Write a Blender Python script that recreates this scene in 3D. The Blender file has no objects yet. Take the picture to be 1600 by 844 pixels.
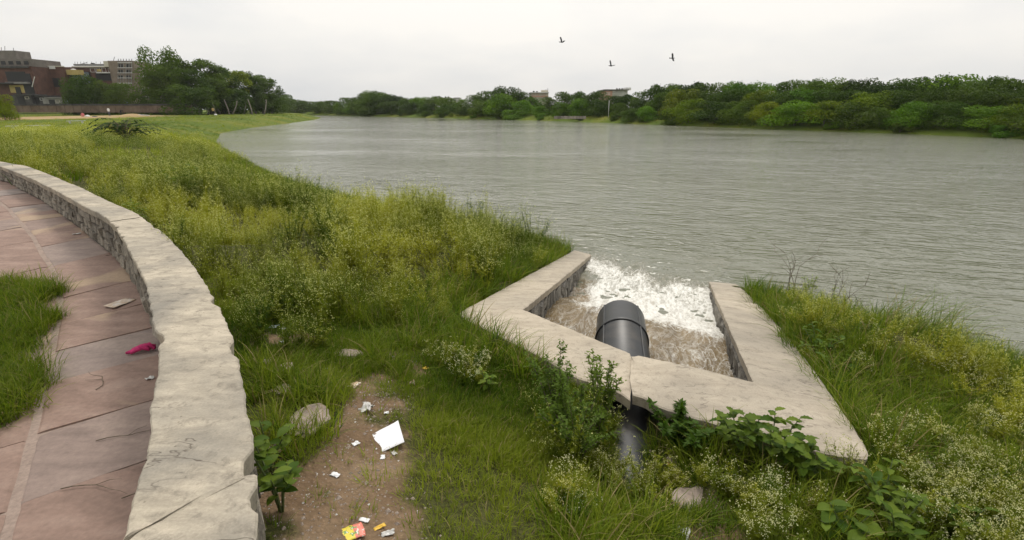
import bpy, bmesh, math, random
import numpy as np
from mathutils import Vector, Matrix, Euler

random.seed(7)
RNG = np.random.default_rng(11)
SC = bpy.context.scene
COL = SC.collection

# ------------------------------------------------------------------ camera
CZ = 3.1                      # camera height above the lake (lake surface is z = 0)
FPX, HY = 800.0, 168.0        # focal length in photo pixels, horizon row
PITCH = math.atan((422 - HY) / FPX)
cam_d = bpy.data.cameras.new('camera')
cam = bpy.data.objects.new('camera', cam_d)
COL.objects.link(cam)
cam.location = (0, 0, CZ)
cam.rotation_euler = (math.pi / 2 - PITCH, 0, 0)
cam_d.sensor_width = 36.0
cam_d.lens = 36.0 * FPX / 1600
cam_d.clip_start = 0.05
cam_d.clip_end = 6000
SC.camera = cam

# ------------------------------------------------------------------ sky, sun, exposure
SUN_EL, SUN_AZ = math.radians(58), math.radians(8)     # azimuth from +Y (ahead) towards +X
W = bpy.data.worlds.new('World')
SC.world = W
W.use_nodes = True
nt = W.node_tree
nt.nodes.clear()
def wn(t, **k):
    n = nt.nodes.new(t)
    for a, b in k.items():
        setattr(n, a, b)
    return n
wo = wn('ShaderNodeOutputWorld')
bg = wn('ShaderNodeBackground')
bg.inputs['Strength'].default_value = 0.1
sky = wn('ShaderNodeTexSky', sky_type='NISHITA', sun_disc=False, sun_elevation=SUN_EL, sun_rotation=SUN_AZ,
         air_density=1.5, dust_density=5.0, ozone_density=1.0)
hs = wn('ShaderNodeHueSaturation')
hs.inputs['Saturation'].default_value = 0.35
nt.links.new(sky.outputs[0], hs.inputs['Color'])
tc = wn('ShaderNodeTexCoord')
mp = wn('ShaderNodeMapping')
mp.inputs['Scale'].default_value = (1.0, 1.0, 3.2)
nt.links.new(tc.outputs['Generated'], mp.inputs['Vector'])
nz = wn('ShaderNodeTexNoise')
nz.inputs['Scale'].default_value = 1.7
nz.inputs['Detail'].default_value = 5
nz.inputs['Roughness'].default_value = 0.5
nt.links.new(mp.outputs[0], nz.inputs['Vector'])
cr = wn('ShaderNodeValToRGB')
cr.color_ramp.elements[0].position = 0.36
cr.color_ramp.elements[1].position = 0.62
cr.color_ramp.elements[0].color = (0.70, 0.715, 0.73, 1)
cr.color_ramp.elements[1].color = (0.93, 0.90, 0.85, 1)
nt.links.new(nz.outputs['Fac'], cr.inputs[0])
# an overcast dome: a little brighter towards the zenith
sep = wn('ShaderNodeSeparateXYZ')
nt.links.new(tc.outputs['Generated'], sep.inputs[0])
mr = wn('ShaderNodeMapRange')
mr.inputs['From Min'].default_value = 0.0
mr.inputs['From Max'].default_value = 1.0
mr.inputs['To Min'].default_value = 9.7
mr.inputs['To Max'].default_value = 15.0
nt.links.new(sep.outputs['Z'], mr.inputs['Value'])
vm = wn('ShaderNodeVectorMath', operation='SCALE')
nt.links.new(cr.outputs[0], vm.inputs[0])
nt.links.new(mr.outputs[0], vm.inputs['Scale'])
mx = wn('ShaderNodeMix', data_type='RGBA')
mx.inputs['Factor'].default_value = 0.86
nt.links.new(hs.outputs[0], mx.inputs['A'])
nt.links.new(vm.outputs[0], mx.inputs['B'])
nt.links.new(mx.outputs['Result'], bg.inputs['Color'])
nt.links.new(bg.outputs[0], wo.inputs['Surface'])

sun_d = bpy.data.lights.new('sun', 'SUN')
sun_d.energy = 1.5
sun_d.angle = math.radians(15)
sun_d.color = (1.0, 0.95, 0.87)
sun = bpy.data.objects.new('sun', sun_d)
COL.objects.link(sun)
sun.location = (10, 60, 90)
sdir = Vector((math.sin(SUN_AZ) * math.cos(SUN_EL), math.cos(SUN_AZ) * math.cos(SUN_EL), math.sin(SUN_EL)))
sun.rotation_euler = sdir.to_track_quat('Z', 'Y').to_euler()

SC.view_settings.view_transform = 'Standard'
SC.view_settings.look = 'None'
SC.view_settings.gamma = 1
SC.view_settings.exposure = 0.14
SC.view_settings.use_curve_mapping = False
SC.cycles.use_denoising = True
SC.cycles.max_bounces = 4
SC.cycles.diffuse_bounces = 2
SC.cycles.glossy_bounces = 2
SC.cycles.transmission_bounces = 2
SC.cycles.use_adaptive_sampling = True
SC.cycles.adaptive_threshold = 0.02
SC.cycles.transparent_max_bounces = 4
SC.cycles.volume_bounces = 0

# ------------------------------------------------------------------ placing helpers
CP, SP = math.cos(PITCH), math.sin(PITCH)
def ray(px, py):
    dx, dy = (px - 800) / FPX, (422 - py) / FPX
    return dx, CP + dy * SP, -SP + dy * CP
def U(px, py, z):
    """where the line of sight through a photo pixel meets the level z"""
    x, y, k = ray(px, py)
    t = (z - CZ) / k
    return Vector((x * t, y * t, z))
def H(px, py, h):
    return U(px, py, CZ - h)
def V(px, py, Y):
    """the point on that line of sight Y metres ahead"""
    x, y, k = ray(px, py)
    t = Y / y
    return Vector((x * t, Y, CZ + k * t))

# ------------------------------------------------------------------ numpy noise
def _h(i, j, s):
    v = np.sin(i * 127.1 + j * 311.7 + s * 74.7) * 43758.5453
    return v - np.floor(v)
def vnoise(x, y, s=0):
    x = np.asarray(x, float); y = np.asarray(y, float)
    i, j = np.floor(x), np.floor(y)
    a, b = x - i, y - j
    a = a * a * (3 - 2 * a); b = b * b * (3 - 2 * b)
    return (_h(i, j, s) * (1 - a) + _h(i + 1, j, s) * a) * (1 - b) + (_h(i, j + 1, s) * (1 - a) + _h(i + 1, j + 1, s) * a) * b
def fbm(x, y, s=0, o=4):
    r, a, t = 0, 0.5, 0
    for k in range(o):
        r = r + a * vnoise(np.asarray(x) * 2 ** k + 17.3 * k, np.asarray(y) * 2 ** k - 9.1 * k, s + k)
        t += a
        a *= 0.5
    return r / t
def sstep(a, b, x):
    t = np.clip((np.asarray(x, float) - a) / (b - a), 0, 1)
    return t * t * (3 - 2 * t)

# ------------------------------------------------------------------ mesh helpers
class MB:
    def __init__(self):
        self.v, self.f, self.m = [], [], []
    def add(self, vs, fs, mi=0):
        o = len(self.v)
        self.v += [tuple(p) for p in vs]
        for f in fs:
            self.f.append([i + o for i in f])
            self.m.append(mi)
    def box(self, c, s, mi=0, rot=None):
        c = Vector(c)
        P = [Vector(((i & 1) - .5, ((i >> 1) & 1) - .5, ((i >> 2) & 1) - .5)) for i in range(8)]
        P = [Vector((p.x * s[0], p.y * s[1], p.z * s[2])) for p in P]
        if rot is not None:
            P = [rot @ p for p in P]
        self.add([c + p for p in P], [(0, 2, 3, 1), (4, 5, 7, 6), (0, 1, 5, 4), (2, 6, 7, 3), (0, 4, 6, 2), (1, 3, 7, 5)], mi)
    def tube(self, pts, rad, n=6, mi=0, cap=True):
        pts = [Vector(p) for p in pts]
        o = len(self.v)
        for k, p in enumerate(pts):
            d = (pts[min(k + 1, len(pts) - 1)] - pts[max(k - 1, 0)])
            d = d.normalized() if d.length > 1e-9 else Vector((0, 0, 1))
            a = d.orthogonal().normalized() if abs(d.z) > .95 else d.cross(Vector((0, 0, 1))).normalized()
            b = d.cross(a)
            r = rad[k] if hasattr(rad, '__len__') else rad
            for q in range(n):
                t = 2 * math.pi * q / n
                self.v.append(tuple(p + a * (r * math.cos(t)) + b * (r * math.sin(t))))
        for k in range(len(pts) - 1):
            for q in range(n):
                self.f.append([o + k * n + q, o + k * n + (q + 1) % n, o + (k + 1) * n + (q + 1) % n, o + (k + 1) * n + q])
                self.m.append(mi)
        if cap:
            self.f.append([o + q for q in range(n)][::-1]); self.m.append(mi)
            e = o + (len(pts) - 1) * n
            self.f.append([e + q for q in range(n)]); self.m.append(mi)
    def mesh(self, name, mats, smooth=False):
        me = bpy.data.meshes.new(name)
        me.from_pydata(self.v, [], self.f)
        for m in (mats if isinstance(mats, (list, tuple)) else [mats]):
            me.materials.append(m)
        if len(me.polygons):
            me.polygons.foreach_set('material_index', self.m)
            if smooth:
                me.polygons.foreach_set('use_smooth', [True] * len(me.polygons))
        me.update()
        return me
    def obj(self, name, mats, parent=None, smooth=False):
        return link(name, self.mesh(name, mats, smooth), parent)

def link(name, me, parent=None, loc=None, rot=None, scl=None):
    o = bpy.data.objects.new(name, me)
    COL.objects.link(o)
    if parent is not None:
        o.parent = parent
    if loc is not None: o.location = loc
    if rot is not None: o.rotation_euler = rot
    if scl is not None: o.scale = scl if hasattr(scl, '__len__') else (scl,) * 3
    return o
def tag(o, label=None, cat=None, group=None, kind=None):
    if label: o['label'] = label
    if cat: o['category'] = cat
    if group: o['group'] = group
    if kind: o['kind'] = kind
    return o
def empty(name, loc=(0, 0, 0), rz=0):
    o = bpy.data.objects.new(name, None)
    COL.objects.link(o)
    o.location = loc
    o.rotation_euler = (0, 0, rz)
    o.empty_display_size = 0.2
    return o
def copy_tree(o, parent=None):
    c = o.copy()
    COL.objects.link(c)
    c.parent = parent
    for ch in list(o.children):
        copy_tree(ch, c)
    return c
def grid_mesh(name, X, Y, Z, mats, smooth=True, attrs=None, wrap=False):
    n, m = X.shape
    me = bpy.data.meshes.new(name)
    co = np.stack([X, Y, Z], -1).reshape(-1, 3)
    i = np.arange(n * m).reshape(n, m)
    if wrap:
        i = np.c_[i, i[:, :1]]
    q = np.stack([i[:-1, :-1], i[:-1, 1:], i[1:, 1:], i[1:, :-1]], -1).reshape(-1, 4)
    me.vertices.add(len(co)); me.vertices.foreach_set('co', co.ravel().astype(np.float32))
    me.loops.add(q.size); me.loops.foreach_set('vertex_index', q.ravel().astype(np.int32))
    me.polygons.add(len(q)); me.polygons.foreach_set('loop_start', (np.arange(len(q)) * 4).astype(np.int32))
    me.update(calc_edges=True)
    me.polygons.foreach_set('use_smooth', np.full(len(q), smooth))
    for mt in (mats if isinstance(mats, (list, tuple)) else [mats]):
        me.materials.append(mt)
    for k, a in (attrs or {}).items():
        at = me.attributes.new(k, 'FLOAT', 'POINT')
        at.data.foreach_set('value', np.asarray(a, np.float32).ravel())
    me.update()
    return me

# ------------------------------------------------------------------ materials
def newmat(name):
    m = bpy.data.materials.new(name)
    m.use_nodes = True
    t = m.node_tree
    b = t.nodes['Principled BSDF']
    return m, t, b
def nd(t, ty, ins=None, **k):
    n = t.nodes.new(ty)
    for a, b in k.items():
        setattr(n, a, b)
    for a, b in (ins or {}).items():
        if hasattr(b, 'is_linked') or isinstance(b, bpy.types.NodeSocket):
            t.links.new(b, n.inputs[a])
        else:
            n.inputs[a].default_value = b
    return n
def rgb(c):
    return (c[0], c[1], c[2], 1)
def ramp(t, fac, stops):
    r = t.nodes.new('ShaderNodeValToRGB')
    e = r.color_ramp.elements
    while len(e) > 2: e.remove(e[-1])
    for k, (p, c) in enumerate(stops):
        if k < 2:
            e[k].position = p; e[k].color = rgb(c)
        else:
            x = e.new(p); x.color = rgb(c)
    t.links.new(fac, r.inputs[0])
    return r.outputs[0]
def noise(t, vec, scale, detail=5, rough=.55, dist=0):
    n = nd(t, 'ShaderNodeTexNoise', {'Scale': scale, 'Detail': detail, 'Roughness': rough, 'Distortion': dist})
    if vec is not None: t.links.new(vec, n.inputs['Vector'])
    return n.outputs['Fac']
def mixc(t, fac, a, b, mode='MIX'):
    n = nd(t, 'ShaderNodeMix', data_type='RGBA', blend_type=mode)
    for s, v in (('Factor', fac), ('A', a), ('B', b)):
        if isinstance(v, bpy.types.NodeSocket): t.links.new(v, n.inputs[s])
        else: n.inputs[s].default_value = v if s == 'Factor' else rgb(v)
    return n.outputs['Result']
def math_(t, op, a, b=0.5, c=None, clamp=False):
    n = nd(t, 'ShaderNodeMath', operation=op, use_clamp=clamp)
    for i, v in enumerate((a, b, c)):
        if v is None: continue
        if isinstance(v, bpy.types.NodeSocket): t.links.new(v, n.inputs[i])
        else: n.inputs[i].default_value = v
    return n.outputs[0]
def bump(t, b, h, strength=.5, dist=.02):
    n = nd(t, 'ShaderNodeBump', {'Strength': strength, 'Distance': dist, 'Height': h})
    t.links.new(n.outputs[0], b.inputs['Normal'])
    return n
def plain(name, c, rough=.7, metal=0, spec=.4):
    m, t, b = newmat(name)
    b.inputs['Base Color'].default_value = rgb(c)
    b.inputs['Roughness'].default_value = rough
    b.inputs['Metallic'].default_value = metal
    b.inputs['Specular IOR Level'].default_value = spec
    return m
def noisy(name, c1, c2, scale=4, rough=.85, bmp=.3, bd=.01, c3=None, fine=40, space='Object', vary=0.0):
    """a surface of two or three tones in patches with fine grain and relief"""
    m, t, b = newmat(name)
    tcn = nd(t, 'ShaderNodeTexCoord')
    vec = tcn.outputs[space]
    if vary:
        oi = nd(t, 'ShaderNodeObjectInfo')
        va = nd(t, 'ShaderNodeVectorMath', {0: vec}, operation='ADD')
        sc_ = nd(t, 'ShaderNodeMath', {0: oi.outputs['Random'], 1: 37.0}, operation='MULTIPLY')
        t.links.new(sc_.outputs[0], va.inputs[1])
        vec = va.outputs[0]
    n1 = noise(t, vec, scale, 6, .6, .3)
    n2 = noise(t, vec, fine, 4, .6)
    st = [(.3, c1), (.7, c2)] if c3 is None else [(.28, c1), (.72, c2), (.5, c3)]
    c = ramp(t, n1, st)
    g = ramp(t, n2, [(.25, (.72, .72, .72)), (.7, (1.06, 1.06, 1.06))])
    c = mixc(t, 1.0, c, g, 'MULTIPLY')
    if vary:
        k = math_(t, 'MULTIPLY_ADD', oi.outputs['Random'], vary, 1 - vary / 2)
        hsn = nd(t, 'ShaderNodeHueSaturation', {'Value': k, 'Color': c})
        hsn.inputs['Hue'].default_value = .5
        c = hsn.outputs[0]
    t.links.new(c, b.inputs['Base Color'])
    b.inputs['Roughness'].default_value = rough
    b.inputs['Specular IOR Level'].default_value = .25
    if bmp:
        hgt = math_(t, 'MULTIPLY_ADD', n2, .5, n1)
        bump(t, b, hgt, bmp, bd)
    return m
def leafmat(name, dark, light, trans=.35, rough=.55, attr=None, world_noise=0, obj_colour=False, rnd=.35):
    """leaves: two tones by plant, some light passing through"""
    m, t, b = newmat(name)
    oi = nd(t, 'ShaderNodeObjectInfo')
    f = oi.outputs['Random']
    if attr:
        a = nd(t, 'ShaderNodeAttribute', attribute_name=attr, attribute_type='INSTANCER')
        f = math_(t, 'MULTIPLY_ADD', oi.outputs['Random'], rnd, a.outputs['Fac'], True)
    if world_noise:
        tcn = nd(t, 'ShaderNodeTexCoord')
        nn = noise(t, tcn.outputs['Object'], world_noise, 4)
        nr = math_(t, 'MULTIPLY_ADD', nn, 2.2, -.6)
        f = math_(t, 'MULTIPLY_ADD', f, .35, math_(t, 'MULTIPLY', nr, .65), True)
    c = mixc(t, f, dark, light)
    if obj_colour:
        c = mixc(t, 1.0, c, oi.outputs['Color'], 'MULTIPLY')
    t.links.new(c, b.inputs['Base Color'])
    b.inputs['Roughness'].default_value = rough
    b.inputs['Specular IOR Level'].default_value = .09
    tr = nd(t, 'ShaderNodeBsdfTranslucent')
    c2 = mixc(t, 1.0, c, (1.15, 1.25, .7), 'MULTIPLY')
    t.links.new(c2, tr.inputs['Color'])
    ms = nd(t, 'ShaderNodeMixShader', {'Fac': trans})
    t.links.new(b.outputs[0], ms.inputs[1])
    t.links.new(tr.outputs[0], ms.inputs[2])
    t.links.new(ms.outputs[0], t.nodes['Material Output'].inputs['Surface'])
    return m
# ------------------------------------------------------------------ plan of the place
XY = lambda v: (v.x, v.y)
# outfall structure: top edges (photo line, level)
ZS = CZ - 2.2                 # top of its front slab
ZE = 0.10                     # top of its wing walls where they reach the lake
oL_in = [H(986, 552, 2.2), H(936, 531, 2.2), H(817.5, 483, 2.2), U(924, 398, ZE)]
oL_out = [H(984, 624, 2.2), H(900, 588, 2.2), H(713, 490, 2.2), U(897, 391, ZE)]
oR_in = [H(989, 556, 2.2), H(1090, 577, 2.2), H(1177, 596, 2.2), U(1108, 440, ZE)]
oR_out = [H(987, 625, 2.2), H(1140, 676, 2.2), H(1369, 725, 2.2), U(1151, 444, ZE)]
mid = lambda a, b: (a + b) * .5

LS = [(893, 400), (870, 394), (800, 375), (740, 364), (670, 351), (600, 331), (530, 313), (460, 292), (410, 271), (385, 255),
      (350, 238), (338, 222), (345, 208), (400, 199), (450, 193), (490, 187.5), (503, 184.3), (490, 182.2), (440, 181)]
FB = [(430, 179.0), (500, 179.9), (560, 181.3), (620, 182.8), (680, 184.5), (760, 186.6), (840, 188.6), (900, 190.5), (1000, 194), (1100, 198),
      (1200, 202), (1300, 205.5), (1400, 209), (1500, 213), (1600, 217.5)]
RS = [(1600, 592), (1500, 562), (1400, 535), (1300, 505), (1200, 472), (1160, 456)]
lake_poly = [XY(U(a, b, 0)) for a, b in LS] + [XY(U(a, b, 0)) for a, b in FB]
lake_poly += [(75, 50), (130, 40), (130, -60), (30, -22), (16, -4), (9.5, 3.6)]
lake_poly += [XY(U(a, b, 0)) for a, b in RS]
lake_poly += [XY(mid(oR_in[3], oR_out[3])), XY(mid(oR_in[2], oR_out[2])), XY(mid(oL_in[2], oL_out[2])), XY(mid(oL_in[3], oL_out[3]))]
LP = np.array(lake_poly)

def seg_dist(X, Y, P, closed=True):
    A = P; B = np.roll(P, -1, 0)
    if not closed: A, B = P[:-1], P[1:]
    D = np.full(np.shape(X), 1e9)
    for (ax, ay), (bx, by) in zip(A, B):
        ux, uy = bx - ax, by - ay
        k = np.clip(((X - ax) * ux + (Y - ay) * uy) / (ux * ux + uy * uy + 1e-12), 0, 1)
        D = np.minimum(D, np.hypot(X - ax - k * ux, Y - ay - k * uy))
    return D
def inside(X, Y, P):
    r = np.zeros(np.shape(X), bool)
    n = len(P)
    for i in range(n):
        ax, ay = P[i]; bx, by = P[(i + 1) % n]
        c = (ay > Y) != (by > Y)
        r ^= c & (X < (bx - ax) * (Y - ay) / (by - ay + 1e-12) + ax)
    return r
def shore(X, Y):
    d = seg_dist(X, Y, LP)
    return np.where(inside(X, Y, LP), -d, d)

# curved boundary wall: its outer top edge and its width along it
w_in = [(0, 259.5), (57, 282), (99.5, 305), (159, 333), (182, 356), (205, 396), (227, 440), (239, 502), (243, 522), (250, 565), (243, 599), (240, 609), (228, 672), (217, 739), (199, 840)]
w_out = [(0, 252), (43, 259.5), (94, 279), (128, 294), (171, 315), (205, 328), (230, 345), (256, 362), (290, 399), (299, 408), (327, 451), (353, 499), (370, 536), (378, 582), (379, 609), (390, 658), (402, 716), (410, 773), (416, 843)]
ZW = CZ - 1.34
def smooth_line(P, step=.05, sig=6):
    P = np.array(P, float)
    s = np.r_[0, np.cumsum(np.hypot(*np.diff(P, axis=0).T))]
    q = np.arange(0, s[-1], step)
    L = np.c_[np.interp(q, s, P[:, 0]), np.interp(q, s, P[:, 1])]
    k = np.exp(-.5 * (np.arange(-4 * sig, 4 * sig + 1) / sig) ** 2); k /= k.sum()
    pad = np.vstack([2 * L[0] - L[1:4 * sig + 1][::-1], L, 2 * L[-1] - L[-4 * sig - 1:-1][::-1]])
    return np.c_[np.convolve(pad[:, 0], k, 'valid'), np.convolve(pad[:, 1], k, 'valid')]
wo_p = [(-24, 20.2), (-18, 16.6)] + [XY(H(a, b, 1.34)) for a, b in w_out] + [(-.69, .95), (-.62, .4), (-.60, -.6), (-.7, -2.0)]
wi_p = [(-24, 19.6), (-18, 16.1)] + [XY(H(a, b, 1.34)) for a, b in w_in] + [(-1.13, .95), (-1.03, .4), (-1.0, -.6), (-1.1, -2.0)]
WO = smooth_line(wo_p)
_wi = np.array(wi_p)
T_ = np.gradient(WO, axis=0); T_ /= np.hypot(T_[:, 0], T_[:, 1])[:, None]
N_ = np.c_[T_[:, 1], -T_[:, 0]]                    # towards the footpath
if np.mean(((WO + N_ * .3)[:, 0] - WO[:, 0])) > 0: N_ = -N_
w_w = seg_dist(WO[:, 0], WO[:, 1], _wi, False)
k_ = np.ones(9) / 9
w_w = np.convolve(np.r_[[w_w[0]] * 4, w_w, [w_w[-1]] * 4], k_, 'valid')
w_w = np.clip(w_w, .34, .46)
WI = WO + N_ * w_w[:, None]
WC = WO + N_ * (w_w * .5)[:, None]
WS = np.arange(len(WO)) * .05                      # arc length
def wall_side(X, Y):
    """>0 on the lake side of the wall's centre line, distance included"""
    X = np.asarray(X, float); Y = np.asarray(Y, float)
    sh = X.shape
    x, y = X.ravel(), Y.ravel()
    C = WC[::6]; Nn = N_[::6]
    best = np.full(x.shape, 1e9); sd = np.zeros(x.shape)
    for (cx, cy), (nx, ny) in zip(C, Nn):
        d = np.hypot(x - cx, y - cy)
        k = d < best
        best[k] = d[k]
        sd[k] = -((x - cx) * nx + (y - cy) * ny)[k]
    return (np.sign(sd) * np.maximum(np.abs(sd), 0) ).reshape(sh), best.reshape(sh)
def z_path(X, Y):
    return CZ - np.interp(Y, [-3, 3, 4.6, 6.2, 8, 12.5, 25], [2.25, 2.22, 2.16, 2.02, 1.86, 1.74, 1.72])

ctrl_px = [(550, 844, 1.72), (550, 740, 1.78), (560, 640, 1.86), (430, 560, 1.85), (450, 650, 1.78), (700, 540, 2.12), (425, 844, 1.7), (390, 560, 1.78),
           (345, 450, 1.78), (265, 350, 1.78), (150, 290, 1.75), (60, 258, 1.75), (712, 495, 2.34), (770, 458, 2.46), (832, 422, 2.68), (878, 401, 2.95), (780, 532, 2.30), (900, 600, 2.40),
           (990, 655, 2.60), (1000, 740, 2.48), (1000, 844, 2.3), (1100, 685, 2.34), (1200, 735, 2.28), (1320, 745, 2.33), (1260, 730, 2.29), (1100, 800, 2.28),
           (1300, 844, 2.38), (1450, 700, 2.62), (1600, 700, 2.72), (1600, 844, 2.45), (1400, 760, 2.45), (700, 700, 1.97), (700, 844, 1.86),
           (850, 760, 2.22), (850, 844, 2.08), (1260, 540, 2.55), (1310, 600, 2.5), (1205, 485, 2.82), (1160, 452, 3.06), (1180, 462, 3.0), (1150, 446, 3.06), (560, 500, 1.98), (500, 420, 2.02), (640, 470, 2.15), (420, 360, 2.0)]
ctrl = [(*XY(H(a, b, h)), CZ - h) for a, b, h in ctrl_px] + [(0, .3, 1.4), (1.5, .5, 1.05), (4, 1, .62), (-.4, 1, 1.4), (-.3, -1, 1.4), (2, -2, 1.2), (8, 1, .5)]
CT = np.array(ctrl)
def base_z(d, X, Y):
    up = .03 + np.minimum(.24 * d, .16 * d + .3)
    up = np.where(up > 1.2, 1.2 + (1 - np.exp(-(up - 1.2) * 1.2)) * .18, up)
    dn = -.02 + .35 * d
    return np.where(d > 0, up, np.maximum(dn, -1.6))
_cd = base_z(shore(CT[:, 0], CT[:, 1]), CT[:, 0], CT[:, 1])
_res = CT[:, 2] - _cd
def gz(X, Y, full=False):
    X = np.asarray(X, float); Y = np.asarray(Y, float)
    d = shore(X, Y)
    z = base_z(d, X, Y)
    num = np.zeros(X.shape); den = np.full(X.shape, 1e-3)
    for (cx, cy, cz), r in zip(CT, _res):
        w = np.exp(-((X - cx) ** 2 + (Y - cy) ** 2) / (2 * .75 ** 2))
        num += w * r; den += w
    k = sstep(-.25, .15, d)
    z = z + num / den * k
    rr = np.hypot(X, Y)
    z = z + k * (fbm(X * .9, Y * .9, 3, 4) - .5) * .10 * sstep(.02, .5, d) + k * (fbm(X * .06, Y * .06, 9, 3) - .5) * np.clip(rr / 60, 0, 1) * .28 * sstep(1, 8, d)
    # earth banked up against the outfall's outer edges, open where the pipe passes
    e, te = edge_near(X, Y)
    pd = seg_dist(X, Y, PIPE_LINE, False)
    wk = (1 - sstep(.05, .55, e)) * (d > 0) * sstep(.28, .5, pd)
    z = z + wk * np.maximum(0, te - .10 - z)
    z = np.where(d > -.3, z - (1 - sstep(.2, .5, pd)) * np.maximum(0, z - .652), z)
    # the footpath lies lower, behind the wall
    sd, wd = wall_side(X, Y)
    pz = z_path(X, Y) - .07 + sstep(2.2, 3.2, -sd) * .12 + sstep(4, 12, -sd) * .2 + (fbm(X * 1.5, Y * 1.5, 5, 3) - .5) * .05
    z = np.where((sd < 0) & (wd < 40) & (Y < 21), pz, z)
    return (z, d, sd, wd) if full else z
OUT_CH = [oL_out[3], oL_out[2], oL_out[1], oL_out[0], oR_out[0], oR_out[1], oR_out[2], oR_out[3]]
PIPE_LINE = np.array([XY(H(985, 690, 2.42)), XY(H(972, 468, 2.34))])
PIPE_LINE[0] -= (PIPE_LINE[1] - PIPE_LINE[0]) * .2
def edge_near(X, Y):
    D = np.full(np.shape(X), 1e9); Z = np.zeros(np.shape(X))
    for a, b_ in zip(OUT_CH[:-1], OUT_CH[1:]):
        ux, uy = b_.x - a.x, b_.y - a.y
        k = np.clip(((X - a.x) * ux + (Y - a.y) * uy) / (ux * ux + uy * uy + 1e-12), 0, 1)
        dd = np.hypot(X - a.x - k * ux, Y - a.y - k * uy)
        n = dd < D
        D = np.where(n, dd, D); Z = np.where(n, a.z + (b_.z - a.z) * k, Z)
    return D, Z
def gp(x, y):
    return float(gz(np.array([x]), np.array([y]))[0])
def G(px, py, it=6):
    """the spot on the ground seen through a photo pixel"""
    z = 1.0
    for _ in range(it):
        p = U(px, py, z)
        z = .4 * z + .6 * gp(p.x, p.y)
    p = U(px, py, z)
    return Vector((p.x, p.y, gp(p.x, p.y)))

# bare earth: a trodden patch near the camera, some smaller ones, the strip in the far field
soil_px = [(555, 844, .36), (550, 800, .36), (560, 745, .30), (570, 690, .23), (585, 640, .19), (615, 605, .18), (455, 530, .22), (1040, 715, .12), (1085, 785, .16), (1075, 835, .2), (640, 560, .16), (445, 578, .12), (600, 622, .2), (500, 800, .3), (700, 545, .1)]
soil_c = [(*XY(G(a, b)), r) for a, b, r in soil_px]
def soil_at(X, Y):
    s = np.zeros(np.shape(X))
    wx = X + (fbm(X * 4, Y * 4, 21, 4) - .5) * .75
    wy = Y + (fbm(X * 4 + 9, Y * 4, 23, 4) - .5) * .75
    for cx, cy, r in soil_c:
        s = np.maximum(s, 1 - sstep(r * .55, r * 1.15, np.hypot(wx - cx, wy - cy)))
    return s
far_soil = np.array([XY(U(a, b, 1.42)) for a, b in ((-160, 187), (0, 186), (60, 185), (110, 183.5), (165, 182))])
mound = XY(V(207, 180, 112))
def far_soil_at(X, Y):
    d = seg_dist(X, Y, far_soil, False) + (fbm(X * .3, Y * .3, 31, 3) - .5) * 5
    d = d * np.interp(X, [-90, -55, -35], [.30, .42, .9])
    return np.maximum(1 - sstep(3, 5.5, d), 1 - sstep(2.0, 3.5, np.hypot(X - mound[0], Y - mound[1])))

# ------------------------------------------------------------------ ground
m, t, b = newmat('ground_earth')
tcn = nd(t, 'ShaderNodeTexCoord'); vec = tcn.outputs['Object']
a_s = nd(t, 'ShaderNodeAttribute', attribute_name='soil').outputs['Fac']
a_f = nd(t, 'ShaderNodeAttribute', attribute_name='farsoil').outputs['Fac']
n1 = noise(t, vec, 2.2, 6); n2 = noise(t, vec, 30, 5, .65); n3 = noise(t, vec, .12, 5)
litter = ramp(t, n2, [(.3, (.035, .03, .015)), (.55, (.07, .075, .022)), (.72, (.12, .10, .04))])
far_g = ramp(t, n3, [(.3, (.06, .10, .014)), (.5, (.10, .135, .02)), (.68, (.16, .165, .03))])
dist = nd(t, 'ShaderNodeVectorMath', {0: vec}, operation='LENGTH').outputs['Value']
dfar = nd(t, 'ShaderNodeMapRange', {'Value': dist, 'From Min': 25.0, 'From Max': 60.0}).outputs[0]
veg = mixc(t, dfar, litter, far_g)
earth = ramp(t, n1, [(.25, (.15, .095, .055)), (.5, (.235, .16, .098)), (.75, (.31, .225, .145))])
vor = nd(t, 'ShaderNodeTexVoronoi', {'Vector': vec, 'Scale': 38.0}).outputs['Distance']
peb = ramp(t, vor, [(.0, (1.5, 1.5, 1.5)), (.16, (1.15, 1.15, 1.15)), (.3, (.9, .9, .9))])
earth = mixc(t, .8, earth, peb, 'MULTIPLY')
earth = mixc(t, .7, earth, ramp(t, n2, [(.3, (.6, .6, .6)), (.7, (1.1, 1.1, 1.1))]), 'MULTIPLY')
c = mixc(t, a_s, veg, earth)
fe = ramp(t, n3, [(.35, (.30, .20, .09)), (.65, (.40, .30, .17))])
c = mixc(t, a_f, c, fe)
t.links.new(c, b.inputs['Base Color'])
b.inputs['Roughness'].default_value = .95
b.inputs['Specular IOR Level'].default_value = .1
bump(t, b, math_(t, 'MULTIPLY_ADD', vor, -.6, n2), .7, .02)
M_ground = m

rr = np.r_[.12, np.geomspace(.35, 470, 300)]
th = np.concatenate([np.linspace(-62, 62, 400, endpoint=False), np.linspace(62, 298, 130, endpoint=False)]) * math.pi / 180
Rg, Tg = np.meshgrid(rr, th, indexing='ij')
Xg, Yg = Rg * np.sin(Tg), Rg * np.cos(Tg)
Zg = gz(Xg, Yg)
Zg += np.where(np.hypot(Xg - mound[0], Yg - mound[1]) < 6, (1 - sstep(.3, 3, np.hypot(Xg - mound[0], Yg - mound[1]))) * .45, 0)
me = grid_mesh('ground', Xg, Yg, Zg, M_ground, True, {'soil': soil_at(Xg, Yg), 'farsoil': far_soil_at(Xg, Yg)}, wrap=True)
ground = link('ground', me)
tag(ground, kind='structure')

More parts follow.
